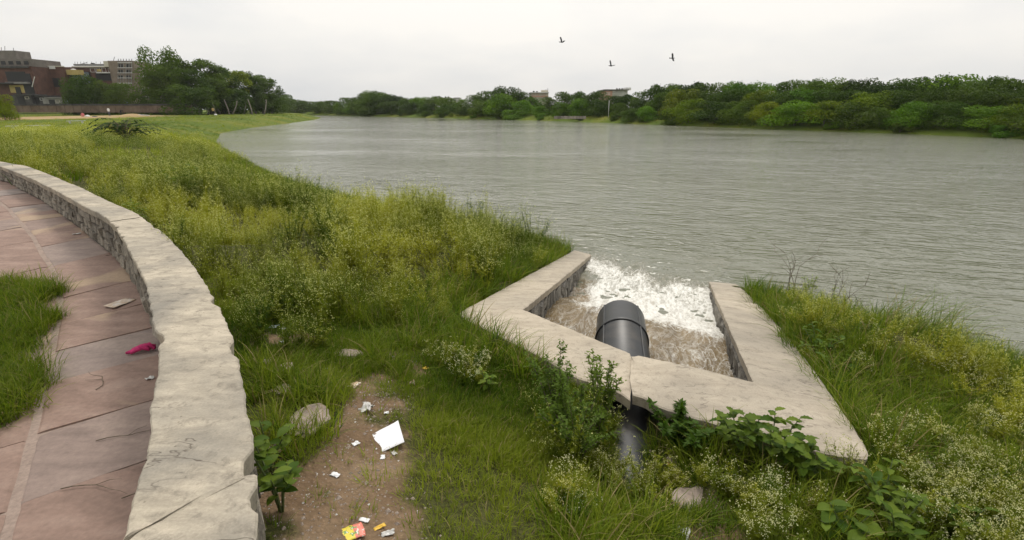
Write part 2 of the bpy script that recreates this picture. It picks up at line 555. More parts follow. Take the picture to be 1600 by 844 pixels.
# ------------------------------------------------------------------ lake
def water_nodes(t, b, scale_amp=1.0):
    vec = nd(t, 'ShaderNodeTexCoord').outputs['Object']
    def layer(sc, rot, stretch, det, dist):
        m0 = nd(t, 'ShaderNodeMapping', {'Vector': vec, 'Rotation': (0, 0, rot)})
        mpn = nd(t, 'ShaderNodeMapping', {'Vector': m0.outputs[0], 'Scale': (sc / stretch, sc, 1)})
        return noise(t, mpn.outputs[0], 1.0, det, .5, dist)
    a = layer(.8, .42, 2.0, 2, .5)
    bb = layer(2.6, .30, 2.6, 2, .6)
    c = layer(13.0, .0, 1.7, 3, .4)
    patch = nd(t, 'ShaderNodeMapRange', {'Value': noise(t, nd(t, 'ShaderNodeMapping', {'Vector': vec, 'Scale': (.5, 1, 1)}).outputs[0], .06, 4), 'From Min': .38, 'From Max': .62, 'To Min': .28, 'To Max': 1.5}).outputs[0]
    bb = math_(t, 'SUBTRACT', 1.0, math_(t, 'ABSOLUTE', math_(t, 'MULTIPLY_ADD', bb, 3.2, -1.6)))
    h = math_(t, 'MULTIPLY_ADD', bb, .33, math_(t, 'MULTIPLY', a, .6))
    h = math_(t, 'MULTIPLY_ADD', c, .16, h)
    h = math_(t, 'MULTIPLY', h, patch)
    n = nd(t, 'ShaderNodeBump', {'Strength': 1.0, 'Distance': .14 * scale_amp, 'Height': h})
    t.links.new(n.outputs[0], b.inputs['Normal'])
    b.inputs['Roughness'].default_value = .07
    b.inputs['IOR'].default_value = 1.33
    return vec
m, t, b = newmat('lake_water')
def lake_shade(t, b):
    vec = water_nodes(t, b)
    c = ramp(t, noise(t, vec, .05, 3), [(.3, (.14, .143, .098)), (.7, (.175, .176, .125))])
    t.links.new(c, b.inputs['Base Color'])
lake_shade(t, b)
M_lake = m
mb = MB()
mb.add([(-320, -120, 0), (320, -120, 0), (320, 420, 0), (-320, 420, 0)], [(0, 1, 2, 3)])
lake = mb.obj('lake', M_lake)
tag(lake, kind='structure')

# ------------------------------------------------------------------ rushing water in the outfall
A_, B_, C_, D_ = oL_in[2], oR_in[2], oL_in[3], oR_in[3]
nu, nv = 130, 250
uu, vv = np.meshgrid(np.linspace(-.03, 1.03, nu), np.linspace(-.03, 1.42, nv), indexing='ij')
ex = np.clip(vv - 1, 0, 1)
u2 = uu + (uu - .5) * ex * 1.0
LX = A_.x + (C_.x - A_.x) * vv; LY = A_.y + (C_.y - A_.y) * vv
RX = B_.x + (D_.x - B_.x) * vv; RY = B_.y + (D_.y - B_.y) * vv
Xc, Yc = LX + (RX - LX) * u2, LY + (RY - LY) * u2
edge0 = .31 + .10 * uu + (fbm(uu * 6, vv * 2, 41, 3) - .5) * .07
Zc = .33 - .03 * vv
fall = sstep(0, .26, vv - edge0)
Zc = Zc * (1 - fall) + fall * .015
turb = sstep(-.03, .08, vv - edge0) * (1 - sstep(.95, 1.3, vv))
Zc += turb * ((fbm(Xc * 5, Yc * 5, 44, 3) - .45) * .10 + (fbm(Xc * 20, Yc * 20, 46, 2) - .5) * .022) * (1 - .4 * sstep(.7, 1.1, vv))
Zc += (1 - turb) * (fbm(Xc * 5, Yc * 5, 48, 3) - .5) * .035 * (1 - sstep(1.0, 1.3, vv))
Zc += .006 * sstep(.9, 1, vv)
kf = np.maximum(sstep(1.22, 1.34, vv), sstep(.9, 1.0, np.abs(uu - .5) * 2) * sstep(1.0, 1.06, vv))
Zc = Zc * (1 - kf) + .004 * kf
Zc = np.where(vv > .8, Zc, Zc)
far_e = 1.03 + (fbm(uu * 5 + 3, vv * 1.5, 51, 4) - .5) * .34 - .04 * np.exp(-((uu - .62) / .1) ** 2)
foam = sstep(-.06, .10, vv - edge0) * (1 - sstep(-.14, .12, vv - far_e))
side = sstep(.80, 1.0, uu) * sstep(-.3, .1, vv - .05) 
foam = foam * (.25 + .75 * sstep(.03, .2, uu + (fbm(uu * 3, vv * 9, 55, 3) - .5) * .12 + .25 * sstep(.75, 1.0, vv)))
foam = np.clip(foam + .32 * side * (1 - sstep(.9, 1.1, vv)), 0, 1)
lace = (1 - sstep(0, .2, np.abs(vv - edge0 + .12))) * .45 + .2 * sstep(.55, 1, uu) + .03
m, t, b = newmat('rushing_water')
vec = nd(t, 'ShaderNodeTexCoord').outputs['Object']
fo = nd(t, 'ShaderNodeAttribute', attribute_name='foam').outputs['Fac']
la = nd(t, 'ShaderNodeAttribute', attribute_name='lace').outputs['Fac']
fa = nd(t, 'ShaderNodeAttribute', attribute_name='far').outputs['Fac']
wr = nd(t, 'ShaderNodeMapping', {'Vector': vec, 'Rotation': (0, 0, .31)}).outputs[0]
wv = nd(t, 'ShaderNodeMapping', {'Vector': wr, 'Scale': (1.7, .62, 1)}).outputs[0]
n1 = noise(t, wv, 4.2, 6, .6, 1.4)
n2 = noise(t, wv, 15.0, 6, .68, 1.0)
def veins(sc_, w_):
    rd_ = math_(t, 'ABSOLUTE', math_(t, 'SUBTRACT', noise(t, wv, sc_, 4, .55, 1.8), .5))
    return nd(t, 'ShaderNodeMapRange', {'Value': rd_, 'From Min': .0, 'From Max': w_, 'To Min': 1.0, 'To Max': .0}).outputs[0]
thread = math_(t, 'MAXIMUM', veins(2.2, .05), math_(t, 'MULTIPLY', veins(4.0, .04), .6))
body = math_(t, 'ADD', math_(t, 'MULTIPLY_ADD', fo, 1.75, math_(t, 'MULTIPLY_ADD', n1, 1.7, -1.75)), math_(t, 'MULTIPLY_ADD', n2, 1.9, -.95))
# foam breaks up into threads where it thins
edge_ = math_(t, 'MULTIPLY', math_(t, 'MULTIPLY', thread, math_(t, 'MAXIMUM', la, math_(t, 'MULTIPLY', fo, 1.6))), math_(t, 'MULTIPLY_ADD', n2, 2.4, -.45))
fac = math_(t, 'MAXIMUM', math_(t, 'MINIMUM', body, 1.0), edge_, None, True)
brown = ramp(t, noise(t, wv, 2.6, 5, .55, .8), [(.3, (.115, .078, .034)), (.55, (.185, .13, .06)), (.75, (.25, .18, .09))])
c = mixc(t, fac, brown, mixc(t, n2, (.60, .58, .50), (.90, .89, .85)))
t.links.new(c, b.inputs['Base Color'])
t.links.new(math_(t, 'MULTIPLY_ADD', fac, .5, .06), b.inputs['Roughness'])
b.inputs['IOR'].default_value = 1.33
bump(t, b, math_(t, 'MULTIPLY_ADD', n2, .35, n1), .7, .05)
b2 = nd(t, 'ShaderNodeBsdfPrincipled')
lake_shade(t, b2)
mxs = nd(t, 'ShaderNodeMixShader', {'Fac': math_(t, 'MAXIMUM', math_(t, 'SUBTRACT', 1.0, fa), fac)})
t.links.new(b2.outputs[0], mxs.inputs[1]); t.links.new(b.outputs[0], mxs.inputs[2])
t.links.new(mxs.outputs[0], t.nodes['Material Output'].inputs['Surface'])
M_rush = m
me = grid_mesh('rushing_water', Xc, Yc, Zc, M_rush, True, {'foam': foam, 'lace': np.clip(lace, 0, 1), 'far': sstep(.60, .85, vv - .1 * uu)})
tag(link('rushing_water', me), kind='structure')

# ------------------------------------------------------------------ masonry helpers
def cement(name, c1, c2, cs, sc_, dirt):
    m, t, b = newmat(name)
    vec = nd(t, 'ShaderNodeTexCoord').outputs['Object']
    n0 = noise(t, vec, sc_ * .35, 4, .6, .5)
    n1 = noise(t, nd(t, 'ShaderNodeMapping', {'Vector': vec, 'Rotation': (0, 0, .9), 'Scale': (1, 3.0, 1)}).outputs[0], sc_ * 1.3, 7, .68, .4)
    n2 = noise(t, vec, 90, 4, .7)
    n3 = noise(t, vec, 14, 6, .7, .4)
    c = ramp(t, n1, [(.28, c1), (.62, c2)])
    c = mixc(t, math_(t, 'MULTIPLY', ramp(t, n0, [(.42, (0, 0, 0)), (.66, (1, 1, 1))]), .6 * dirt, None, True), c, cs)
    c = mixc(t, math_(t, 'MULTIPLY', ramp(t, n3, [(.53, (0, 0, 0)), (.68, (1, 1, 1))]), .42 * dirt), c, (.20, .175, .14))
    c = mixc(t, .9, c, ramp(t, n2, [(.28, (.80, .80, .80)), (.65, (1.04, 1.04, 1.04))]), 'MULTIPLY')
    vo = nd(t, 'ShaderNodeTexVoronoi', {'Vector': vec, 'Scale': 11.0, 'Randomness': 1.0}).outputs['Distance']
    pit = ramp(t, vo, [(.035, (.45, .42, .38)), (.07, (1, 1, 1))])
    c = mixc(t, .8, c, pit, 'MULTIPLY')
    ck = math_(t, 'ABSOLUTE', math_(t, 'SUBTRACT', noise(t, nd(t, 'ShaderNodeMapping', {'Vector': vec, 'Rotation': (0, 0, .9), 'Scale': (.6, 2.2, 1)}).outputs[0], 1.1, 5, .6, .3), .5))
    crk_ = math_(t, 'MULTIPLY', nd(t, 'ShaderNodeMapRange', {'Value': ck, 'From Min': .0, 'From Max': .006, 'To Min': 1.0, 'To Max': 0.0}).outputs[0], ramp(t, n0, [(.45, (0, 0, 0)), (.55, (1, 1, 1))]))
    c = mixc(t, math_(t, 'MULTIPLY', crk_, .55 * dirt), c, (.12, .10, .08))
    t.links.new(c, b.inputs['Base Color'])
    b.inputs['Roughness'].default_value = .92
    b.inputs['Specular IOR Level'].default_value = .2
    h = math_(t, 'ADD', math_(t, 'MULTIPLY', n3, .5), math_(t, 'MULTIPLY_ADD', n2, .18, math_(t, 'MULTIPLY', crk_, -.5)))
    bump(t, b, h, .5, .007)
    return m
M_cement = cement('weathered_cement', (.29, .255, .20), (.52, .455, .355), (.25, .23, .195), 3.2, 1.7)
M_cement2 = cement('pale_concrete', (.36, .305, .235), (.53, .46, .36), (.28, .25, .205), 1.6, 1.25)
M_mortar = noisy('grey_mortar', (.06, .055, .045), (.16, .145, .12), 8, .95, .6, .02)
M_stone = noisy('grey_rubble_stone', (.13, .115, .095), (.36, .32, .26), 6, .9, .7, .02, vary=.7)
M_wetstone = noisy('damp_dark_rubble_stone', (.12, .11, .095), (.36, .335, .29), 7, .85, .8, .02, vary=.8)

def strip(name, I, O, zt, zt2, thick, mats, parent, across=8, rough=.008, seed=0, ends=(0, 0), chips=(), crack=None):
    """a slab between two matched edge lines, thin rough edges; I, O: n x 2, zt, zt2: top heights"""
    n = len(I)
    I = np.array(I, float); O = np.array(O, float)
    d = O - I
    L = np.hypot(d[:, 0], d[:, 1])[:, None]
    dn = d / L
    s = np.r_[0, np.cumsum(np.hypot(*np.diff((I + O) / 2, axis=0).T))]
    ji = (fbm(s * 9, s * 0 + seed, 61, 4) - .5) * rough * 4 + (fbm(s * 40, s * 0 + seed, 62, 2) - .5) * rough * 2
    jo = (fbm(s * 9, s * 0 + seed + 7, 63, 4) - .5) * rough * 4 + (fbm(s * 40, s * 0 + seed + 7, 64, 2) - .5) * rough * 2
    for side_, at, w, dep in chips:
        g = np.exp(-((s - at) / w) ** 4) * dep
        if side_ == 0: ji += g
        else: jo += g
    I = I + dn * ji[:, None]; O = O - dn * jo[:, None]
    k = np.array([0, .02, .07] + list(np.linspace(.16, .84, across)) + [.93, .98, 1])
    X = I[:, :1] + (O - I)[:, :1] * k; Yv = I[:, 1:] + (O - I)[:, 1:] * k
    Zv = (np.asarray(zt)[:, None] * (1 - k) + np.asarray(zt2)[:, None] * k) + (fbm(X * 6, Yv * 6, 65 + seed, 4) - .5) * rough * .8
    Zv[:, [0, -1]] -= .012; Zv[:, [1, -2]] -= .003
    if crack is not None:
        # ragged broken ends: (start profile seed, end profile seed, depth)
        for e_, sd0 in ((0, crack[0]), (1, crack[1])):
            if sd0 is None: continue
            rows = range(min(8, n // 2)) if e_ == 0 else range(n - 1, n - 1 - min(8, n // 2), -1)
            off_ = (fbm(k * 5, k * 0 + sd0, 66, 4) - .5) * 2 * crack[2]
            r0 = 0 if e_ == 0 else n - 1
            tv = np.array([X[min(r0 + 3, n - 1), :] - X[max(r0 - 3, 0), :], Yv[min(r0 + 3, n - 1), :] - Yv[max(r0 - 3, 0), :]])
            tv = tv / (np.hypot(tv[0], tv[1]) + 1e-9) * (crack[3] if len(crack) > 3 else 1)
            for q_, rw in enumerate(rows):
                w_ = 1 - q_ / len(rows)
                X[rw] += tv[0] * off_ * w_; Yv[rw] += tv[1] * off_ * w_
    Zb = Zv[:, [0, -1]] - thick
    # outline of the cross section: bottom inner, top..., bottom outer
    tk = dn[:, None, :] * np.array([.012, -.012])[None, :, None]
    Xa = np.c_[X[:, :1] + tk[:, :1, 0], X, X[:, -1:] + tk[:, 1:, 0]]
    Ya = np.c_[Yv[:, :1] + tk[:, :1, 1], Yv, Yv[:, -1:] + tk[:, 1:, 1]]
    Za = np.c_[Zb[:, :1], Zv, Zb[:, 1:]]
    me = grid_mesh(name, Xa, Ya, Za, mats, False)
    bm = bmesh.new(); bm.from_mesh(me)
    bm.verts.ensure_lookup_table()
    c_ = Xa.shape[1]
    for r in (0, n - 1):
        try: bm.faces.new([bm.verts[r * c_ + i] for i in range(c_)])
        except ValueError: pass
    for r in range(n - 1):
        bm.faces.new([bm.verts[r * c_], bm.verts[(r + 1) * c_], bm.verts[(r + 1) * c_ + c_ - 1], bm.verts[r * c_ + c_ - 1]])
    bmesh.ops.recalc_face_normals(bm, faces=bm.faces)
    bm.to_mesh(me); bm.free()
    return link(name, me, parent)

def stone_meshes(mats, k, seed, tall=False):
    out = []
    r = random.Random(seed)
    for q in range(k):
        bm = bmesh.new()
        bmesh.ops.create_cube(bm, size=1)
        front = [f for f in bm.faces if f.normal.y < -.9][0]
        rr_ = bmesh.ops.inset_region(bm, faces=[front], thickness=.14, depth=.0)
        for v in bm.verts:
            j = .09
            v.co += Vector((r.uniform(-j, j), 0, r.uniform(-j, j)))
        for v in front.verts:
            v.co.y -= r.uniform(.12, .42)
        bmesh.ops.triangulate(bm, faces=[f for f in bm.faces if f is front])
        me = bpy.data.meshes.new('stone')
        bm.to_mesh(me); bm.free()
        me.materials.append(mats)
        out.append(me)
    return out

# ------------------------------------------------------------------ the curved boundary wall
wall = empty('boundary_wall', (WC[-60][0], WC[-60][1], 1.4))
tag(wall, 'curved low rubble stone wall with cracked pale cement coping beside the red footpath', 'wall')
wall_inv = Matrix.Translation(wall.location).inverted()
def under(o, p):
    o.parent = p
    o.matrix_parent_inverse = Matrix.Translation(p.location).inverted()
    return o
def arc_of(px, py, h=1.34):
    p = H(px, py, h)
    return float(WS[np.argmin(np.hypot(WC[:, 0] - p.x, WC[:, 1] - p.y))])
cuts = [0, 5.5, 10.2, 14.1, 17.0, 19.3, arc_of(185, 345), arc_of(278, 455), arc_of(300, 790), WS[-1]]
crk = .0
fine = np.arange(0, WS[-1], .02)
fI = np.c_[np.interp(fine, WS, WI[:, 0]), np.interp(fine, WS, WI[:, 1])]
fO = np.c_[np.interp(fine, WS, WO[:, 0]), np.interp(fine, WS, WO[:, 1])]
a_in, a_out = {}, {}
def crack_off(k):
    r = np.random.default_rng(100 + k)
    return .0
for k in range(len(cuts) - 1):
    a, bq = cuts[k], cuts[k + 1]
    g = .0035 if k in (6, 7) else .0012
    sl = np.arange(a + g, bq - g + 1e-9, .05 if bq < 17 else .022)
    sl = np.r_[sl, bq - g]
    # cracks run askew across the coping: inner edge nearer the camera than the outer one
    sk = .0
    def edge(L, sh0, sh1):
        q = sl + sh0 * np.clip(1 - (sl - a) / .5, 0, 1) + sh1 * np.clip(1 - (bq - sl) / .5, 0, 1)
        return np.c_[np.interp(q, WS, L[:, 0]), np.interp(q, WS, L[:, 1])]
    s0 = .09 if k == 8 else (.04 if k >= 6 else 0)
    s1 = .09 if k == 7 else (.04 if k in (5, 6) else 0)
    I = edge(WI, s0, s1); O = edge(WO, -s0, -s1)
    z = np.full(len(sl), ZW) + (fbm(sl * .8, sl * 0, 71, 2) - .5) * .02 + (.006 if k % 2 else 0)
    ch = []
    if k == 7:
        ch = [(0, arc_of(242, 528) - a, .10, .035), (1, arc_of(370, 540) - a, .10, .03), (1, arc_of(392, 735) - a, .09, .05), (0, arc_of(225, 690) - a, .2, .015), (1, arc_of(350, 470) - a, .08, .03)]
    if k == 8:
        ch = [(0, arc_of(220, 800) - a, .07, .045), (1, .12, .05, .03), (0, .62, .08, .03)]
    if k == 6: ch = [(0, .4, .05, .03), (0, 1.0, .05, .025), (1, .7, .1, .02)]
    o = strip('coping_slab', I, O, z, z, .085, M_cement, None, 14, .0045, k, chips=ch, crack=(k, k + 1, .03 if k >= 5 else .01))
    under(o, wall)
# mortar core, set back under the coping
nI = WO + N_ * (w_w - .055)[:, None]; nO = WO + N_ * .05
zb = z_path(nI[:, 0], nI[:, 1]) - .25
o = strip('mortar_core', nI[::5], nO[::5], np.full(len(WO), ZW - .075)[::5], np.full(len(WO), ZW - .075)[::5], 1.4, M_mortar, None, 3, .003, 40)
under(o, wall)
SM = stone_meshes(M_stone, 12, 5)
rs = random.Random(3)
s_end = arc_of(240, 545, 1.34) + .25
spots = []
for side_, s_from, s_to in ((0, 7.6, s_end), (1, arc_of(380, 620), WS[-1] - 2.2)):
    for course in range(5):
        s = s_from + rs.uniform(0, .15)
        while s < s_to:
            near = s > 16
            ln = rs.uniform(.12, .30) if near else rs.uniform(.18, .4)
            i = min(int((s + ln / 2) / .05), len(WO) - 1)
            base = (nI if side_ == 0 else nO)[i]
            zt = ZW - .09
            zl = float(z_path(base[0], base[1])) if side_ == 0 else 1.3
            hh = (zt - zl) / 3.35 if side_ == 0 else .15
            if side_ == 1 and course > 2: break
            if side_ == 0 and course > 2: break
            z0 = zt - hh * (course + .5)
            spots.append((side_, i, ln, hh, base, z0))
            s += ln + .012
spots = spots[:300]
for side_, i, ln, hh, base, z0 in spots:
    n2 = N_[i] if side_ == 0 else -N_[i]
    ang = math.atan2(n2[1], n2[0]) + math.pi / 2
    dpt = .10
    c0 = Vector((base[0], base[1], z0 + rs.uniform(-.012, .012))) - Vector((n2[0], n2[1], 0)) * (dpt * .5 - .004)
    o = link('stone', rs.choice(SM), None, c0, (rs.uniform(-.04, .04), rs.uniform(-.12, .12), ang), (ln - .012, dpt * rs.uniform(.8, 1.1), hh * rs.uniform(.82, .97)))
    under(o, wall)

# ------------------------------------------------------------------ red sandstone footpath
path = empty('footpath', (WC[-100][0] - 1, WC[-100][1], 0.85))
tag(path, kind='structure')
m, t, b = newmat('red_sandstone')
oi = nd(t, 'ShaderNodeObjectInfo'); vec = nd(t, 'ShaderNodeTexCoord').outputs['Object']
va = nd(t, 'ShaderNodeVectorMath', {0: vec, 1: math_(t, 'MULTIPLY', oi.outputs['Random'], 50)}, operation='ADD').outputs[0]
mpn = nd(t, 'ShaderNodeMapping', {'Vector': va, 'Rotation': (0, 0, .5), 'Scale': (1, 3.2, 1)}).outputs[0]
n1 = noise(t, mpn, 1.6, 6, .62, .6); n2 = noise(t, va, 26, 5, .65)
stone_a = ramp(t, n1, [(.25, (.195, .13, .102)), (.5, (.275, .185, .146)), (.75, (.35, .25, .20))])
stone_b = ramp(t, n1, [(.25, (.19, .155, .138)), (.5, (.27, .22, .195)), (.75, (.35, .285, .24))])
c = mixc(t, ramp(t, oi.outputs['Random'], [(.55, (0, 0, 0)), (.9, (1, 1, 1))]), stone_a, stone_b)
pt = noise(t, va, .9, 3, .5, 1.0)
c = mixc(t, ramp(t, pt, [(.60, (0, 0, 0)), (.67, (.75, .75, .75))]), c, (.43, .32, .215))
c = mixc(t, 1.0, c, ramp(t, n2, [(.25, (.78, .78, .78)), (.7, (1.06, 1.06, 1.06))]), 'MULTIPLY')
t.links.new(c, b.inputs['Base Color'])
b.inputs['Roughness'].default_value = .75; b.inputs['Specular IOR Level'].default_value = .3
bump(t, b, math_(t, 'MULTIPLY_ADD', n2, .35, n1), .35, .012)
M_sand = m
M_joint = noisy('path_joint_mortar', (.27, .205, .17), (.37, .285, .235), 6, .95, .5, .01)
def off(i, dist):
    return WI[i] - N_[i] * 0 + N_[i] * dist
bw = lambda y: float(np.interp(y, [2, 4, 6, 8, 12], [.84, .80, .62, .50, .46]))
bands = [(lambda y: -.09, lambda y: bw(y)), (lambda y: bw(y) + .05, lambda y: bw(y) + 1.1), (lambda y: bw(y) + 1.13, lambda y: bw(y) + 2.1)]
bed_i = [off(i, -.12) for i in range(0, len(WO), 5)]; bed_o = [off(i, 3.05) for i in range(0, len(WO), 5)]
zb1 = [float(z_path(*p)) - .010 for p in bed_i]; zb2 = [float(z_path(*p)) - .010 for p in bed_o]
kk_ = np.linspace(0, 1, 40)[None, :]
bi_, bo_ = np.array(bed_i), np.array(bed_o)
bX = bi_[:, :1] * (1 - kk_) + bo_[:, :1] * kk_; bY = bi_[:, 1:] * (1 - kk_) + bo_[:, 1:] * kk_
o = link('path_bed', grid_mesh('path_bed', bX, bY, z_path(bX, bY) - .0035 + (fbm(bX * 14, bY * 14, 58, 3) - .5) * .003, M_joint, True))
under(o, path)
rp = random.Random(12)
for bi, (b0, b1) in enumerate(bands):
    s = 8.0 - bi * .2
    while s < WS[-1] - .4:
        ln = rp.uniform(.6, 1.1) * (1.35 if s < 15 else 1)
        if ln + s > WS[-1] - .1: break
        g = .0035
        q = np.linspace(s + g, s + ln - g, 9)
        sk = rp.uniform(-.05, .05)
        I_, O_ = [], []
        for e in q:
            i0 = min(max(int((e + sk) / .05), 0), len(WO) - 1); i1 = min(max(int((e - sk) / .05), 0), len(WO) - 1)
            f0 = np.array([np.interp(e + sk, WS, WI[:, 0]), np.interp(e + sk, WS, WI[:, 1])]); f1 = np.array([np.interp(e - sk, WS, WI[:, 0]), np.interp(e - sk, WS, WI[:, 1])])
            I_.append(f0 + N_[i0] * b0(f0[1])); O_.append(f1 + N_[i1] * b1(f1[1]))
        dz = rp.uniform(-.004, .006)
        o = strip('paving_slab', I_, O_, [float(z_path(*p)) + .006 + dz for p in I_], [float(z_path(*p)) + .006 + dz for p in O_], .05, M_sand, None, 4, .0035, rp.randint(0, 90))
        under(o, path)
        s += ln

# ------------------------------------------------------------------ outfall structure
outfall = empty('outfall_structure', mid(oL_in[2], oR_in[2]).xyz)
outfall.location.z = 0.3
tag(outfall, 'pale concrete topped outfall with flared stone wing walls around rushing brown water', 'outfall')
def dens(ctrlp, n):
    P, Q = [], []
    for (a, bq), k in zip(zip(ctrlp[:-1], ctrlp[1:]), n):
        for j in range(k): P.append(a.lerp(bq, j / k))
    P.append(ctrlp[-1])
    return P
def rounded(P, it=1):
    return P
nn_ = (18, 40, 150)
for I3, O3, nm, sd_ in ((oL_in, oL_out, 'left', 80), (oR_in, oR_out, 'right', 90)):
    I_, O_ = dens(I3, nn_), dens(O3, nn_)
    lift = 0.0 if nm == 'left' else .028
    zi = [p.z + lift * max(0, 1 - j / 60) for j, p in enumerate(I_)]; zo = [p.z + lift * max(0, 1 - j / 60) for j, p in enumerate(O_)]
    Ia = np.array([XY(p) for p in I_]); Oa = np.array([XY(p) for p in O_])
    if nm == 'right':
        jj = nn_[0] + nn_[1]
        wv_ = np.linspace(0, 1, len(Oa) - jj)
        ev = Oa[-1] - Oa[jj]; nv_ = np.array([ev[1], -ev[0]]) / np.hypot(*ev)
        if nv_[0] < 0: nv_ = -nv_
        Oa[jj:] += nv_[None, :] * (np.sin(np.pi * wv_) ** .8 * .13)[:, None]
    # the broken end is ragged
    for j in range(10):
        w = 1 - j / 10
        Ia[j] += 0; Oa[j] += 0
    # soften the outer corner
    j0 = nn_[0] + nn_[1]
    for _ in range(10):
        seg = Oa[j0 - 9:j0 + 10].copy()
        Oa[j0 - 8:j0 + 9] = (seg[:-2] + 2 * seg[1:-1] + seg[2:]) / 4
    ch = [(1, .12, .10, .04), (1, .9, .3, .02)] if nm == 'left' else [(1, .06, .1, .05), (0, .0, .05, .05), (1, 1.3, .12, .03), (1, .6, .2, .03)]
    o = strip('coping_slab', Ia, Oa, zi, zo, .085, M_cement2, None, 14, .006, sd_, chips=ch, crack=(500, None, .05, 1 if nm == 'right' else -1))
    o['label'] = 'broken concrete coping slab on the %s wing wall' % nm
    under(o, outfall)
    # wall body below
    Ci = Ia + (Oa - Ia) * .12; Co = Oa + (Ia - Oa) * .12
    o = strip('wall_core', Ci[6:], Co[6:], np.array(zi[6:]) - .075, np.array(zo[6:]) - .075, .9, M_mortar, None, 3, .003, sd_ + 1)
    under(o, outfall)
    # rubble stones on the channel face
    SW = stone_meshes(M_wetstone, 9, sd_)
    ro = random.Random(sd_)
    a, e = Vector((Ci[j0][0], Ci[j0][1], zi[j0])), Vector((Ci[-1][0], Ci[-1][1], zi[-1]))
    Lw = (e - a).xy.length
    tdir = (e - a).xy.normalized()
    s = .02
    inward = Vector((-tdir.y, tdir.x)) if nm == 'right' else Vector((tdir.y, -tdir.x))
    ang = math.atan2(inward.y, inward.x) + math.pi / 2
    while s < Lw - .1:
        w = ro.uniform(.10, .22)
        zt = a.z + (e.z - a.z) * (s / Lw) - .12
        z0 = zt
        while z0 > -.12:
            hh = ro.uniform(.16, .36)
            c0 = Vector((a.x + tdir.x * (s + w / 2), a.y + tdir.y * (s + w / 2), z0 - hh / 2)) + Vector((inward.x, inward.y, 0)) * (-.02)
            o = link('stone', ro.choice(SW), None, c0, (ro.uniform(-.1, .1), ro.uniform(-.28, .28), ang), (w * .96, .10, hh * .96))
            under(o, outfall)
            z0 -= hh
        s += w

# ------------------------------------------------------------------ drain pipe
M_pipe = noisy('black_plastic_pipe', (.018, .019, .021), (.04, .042, .045), 3, .42, .15, .004)
m, t, b = newmat('dusty_pipe_plastic')
vec = nd(t, 'ShaderNodeTexCoord').outputs['Object']
n1 = noise(t, vec, 4, 6, .6); n2 = noise(t, vec, 45, 3, .6)
c = ramp(t, n1, [(.3, (.016, .017, .018)), (.7, (.036, .037, .038))])
c = mixc(t, ramp(t, n2, [(.68, (0, 0, 0)), (.78, (.5, .5, .5))]), c, (.20, .18, .15))
c = mixc(t, math_(t, 'MULTIPLY', ramp(t, noise(t, vec, 1.8, 5, .65), [(.48, (0, 0, 0)), (.7, (1, 1, 1))]), .35), c, (.16, .13, .095))
t.links.new(c, b.inputs['Base Color'])
b.inputs['Roughness'].default_value = .42
M_pipe = m
PR = .30
p_far = H(972, 468, 2.34); p_far.z -= PR
p_near = H(985, 690, 2.42); p_near.z -= PR
ax = (p_far - p_near); Lp = ax.length; ax.normalize()
pipe = empty('drain_pipe', p_near)
tag(pipe, 'large black plastic drain pipe running under the cracked slab into the outfall', 'pipe')
q = ax.to_track_quat('Z', 'Y')
pipe.rotation_mode = 'QUATERNION'; pipe.rotation_quaternion = q
n = 48
mb = MB()
prof = [(-.55, PR), (-.3, PR), (Lp * .3, PR), (Lp - .62, PR), (Lp - .60, PR + .014), (Lp - .555, PR + .014), (Lp - .54, PR + .004), (Lp - .02, PR + .004), (Lp, PR - .006), (Lp, PR - .035), (Lp - .5, PR - .035), (-.3, PR - .035)]
vs, fs = [], []
for z, r in prof:
    for k in range(n):
        a = 2 * math.pi * k / n
        vs.append((r * math.cos(a), r * math.sin(a), z))
for j in range(len(prof) - 1):
    for k in range(n):
        fs.append((j * n + k, j * n + (k + 1) % n, (j + 1) * n + (k + 1) % n, (j + 1) * n + k))
mb.add(vs, fs)
o = mb.obj('pipe_wall', M_pipe, pipe)
for p in o.data.polygons: p.use_smooth = True
xa = Vector((0, 0, 1)).cross(Vector((1, 0, 0)))
for zj, rj in ((Lp - .61, PR + .004),):
    mb = MB()
    ring = [(math.cos(2 * math.pi * k / n) * (rj + .006), math.sin(2 * math.pi * k / n) * (rj + .006), zj) for k in range(n + 1)]
    mb.tube(ring, .009, 6)
    mb.obj('joint_ring', M_pipe, pipe, True)
upl = (q.inverted() @ Vector((0, 0, 1)))
a_up = math.atan2(upl.y, upl.x)
for da in (.72, -.80):
    mb = MB()
    a = a_up + da
    mb.tube([((PR + .004) * math.cos(a), (PR + .004) * math.sin(a), z) for z in np.linspace(-.3, Lp - .01, 8)], .011, 6)
    mb.obj('seam_rib', M_pipe, pipe, True)
# ------------------------------------------------------------------ plants that cover the banks
HID = bpy.data.collections.new('plant_forms')        # forms for the ground cover, not in the scene themselves
M_grass = leafmat('grass_blade', (.032, .09, .004), (.26, .30, .03), .40, .5, 'tint', 0, False, .45)
M_dry = leafmat('dry_grass_blade', (.20, .16, .06), (.34, .28, .13), .3, .7, 'tint')
M_weed = leafmat('weed_leaf', (.038, .09, .004), (.36, .36, .03), .45, .55, 'tint')
M_flower = leafmat('weed_flower', (.80, .79, .58), (.80, .74, .30), .2, .7, 'tint')
M_flowery = leafmat('small_yellowish_flower', (.56, .58, .24), (.72, .70, .30), .25, .7, 'tint')
M_twig = noisy('grey_twig', (.10, .08, .055), (.22, .18, .13), 20, .9, 0)

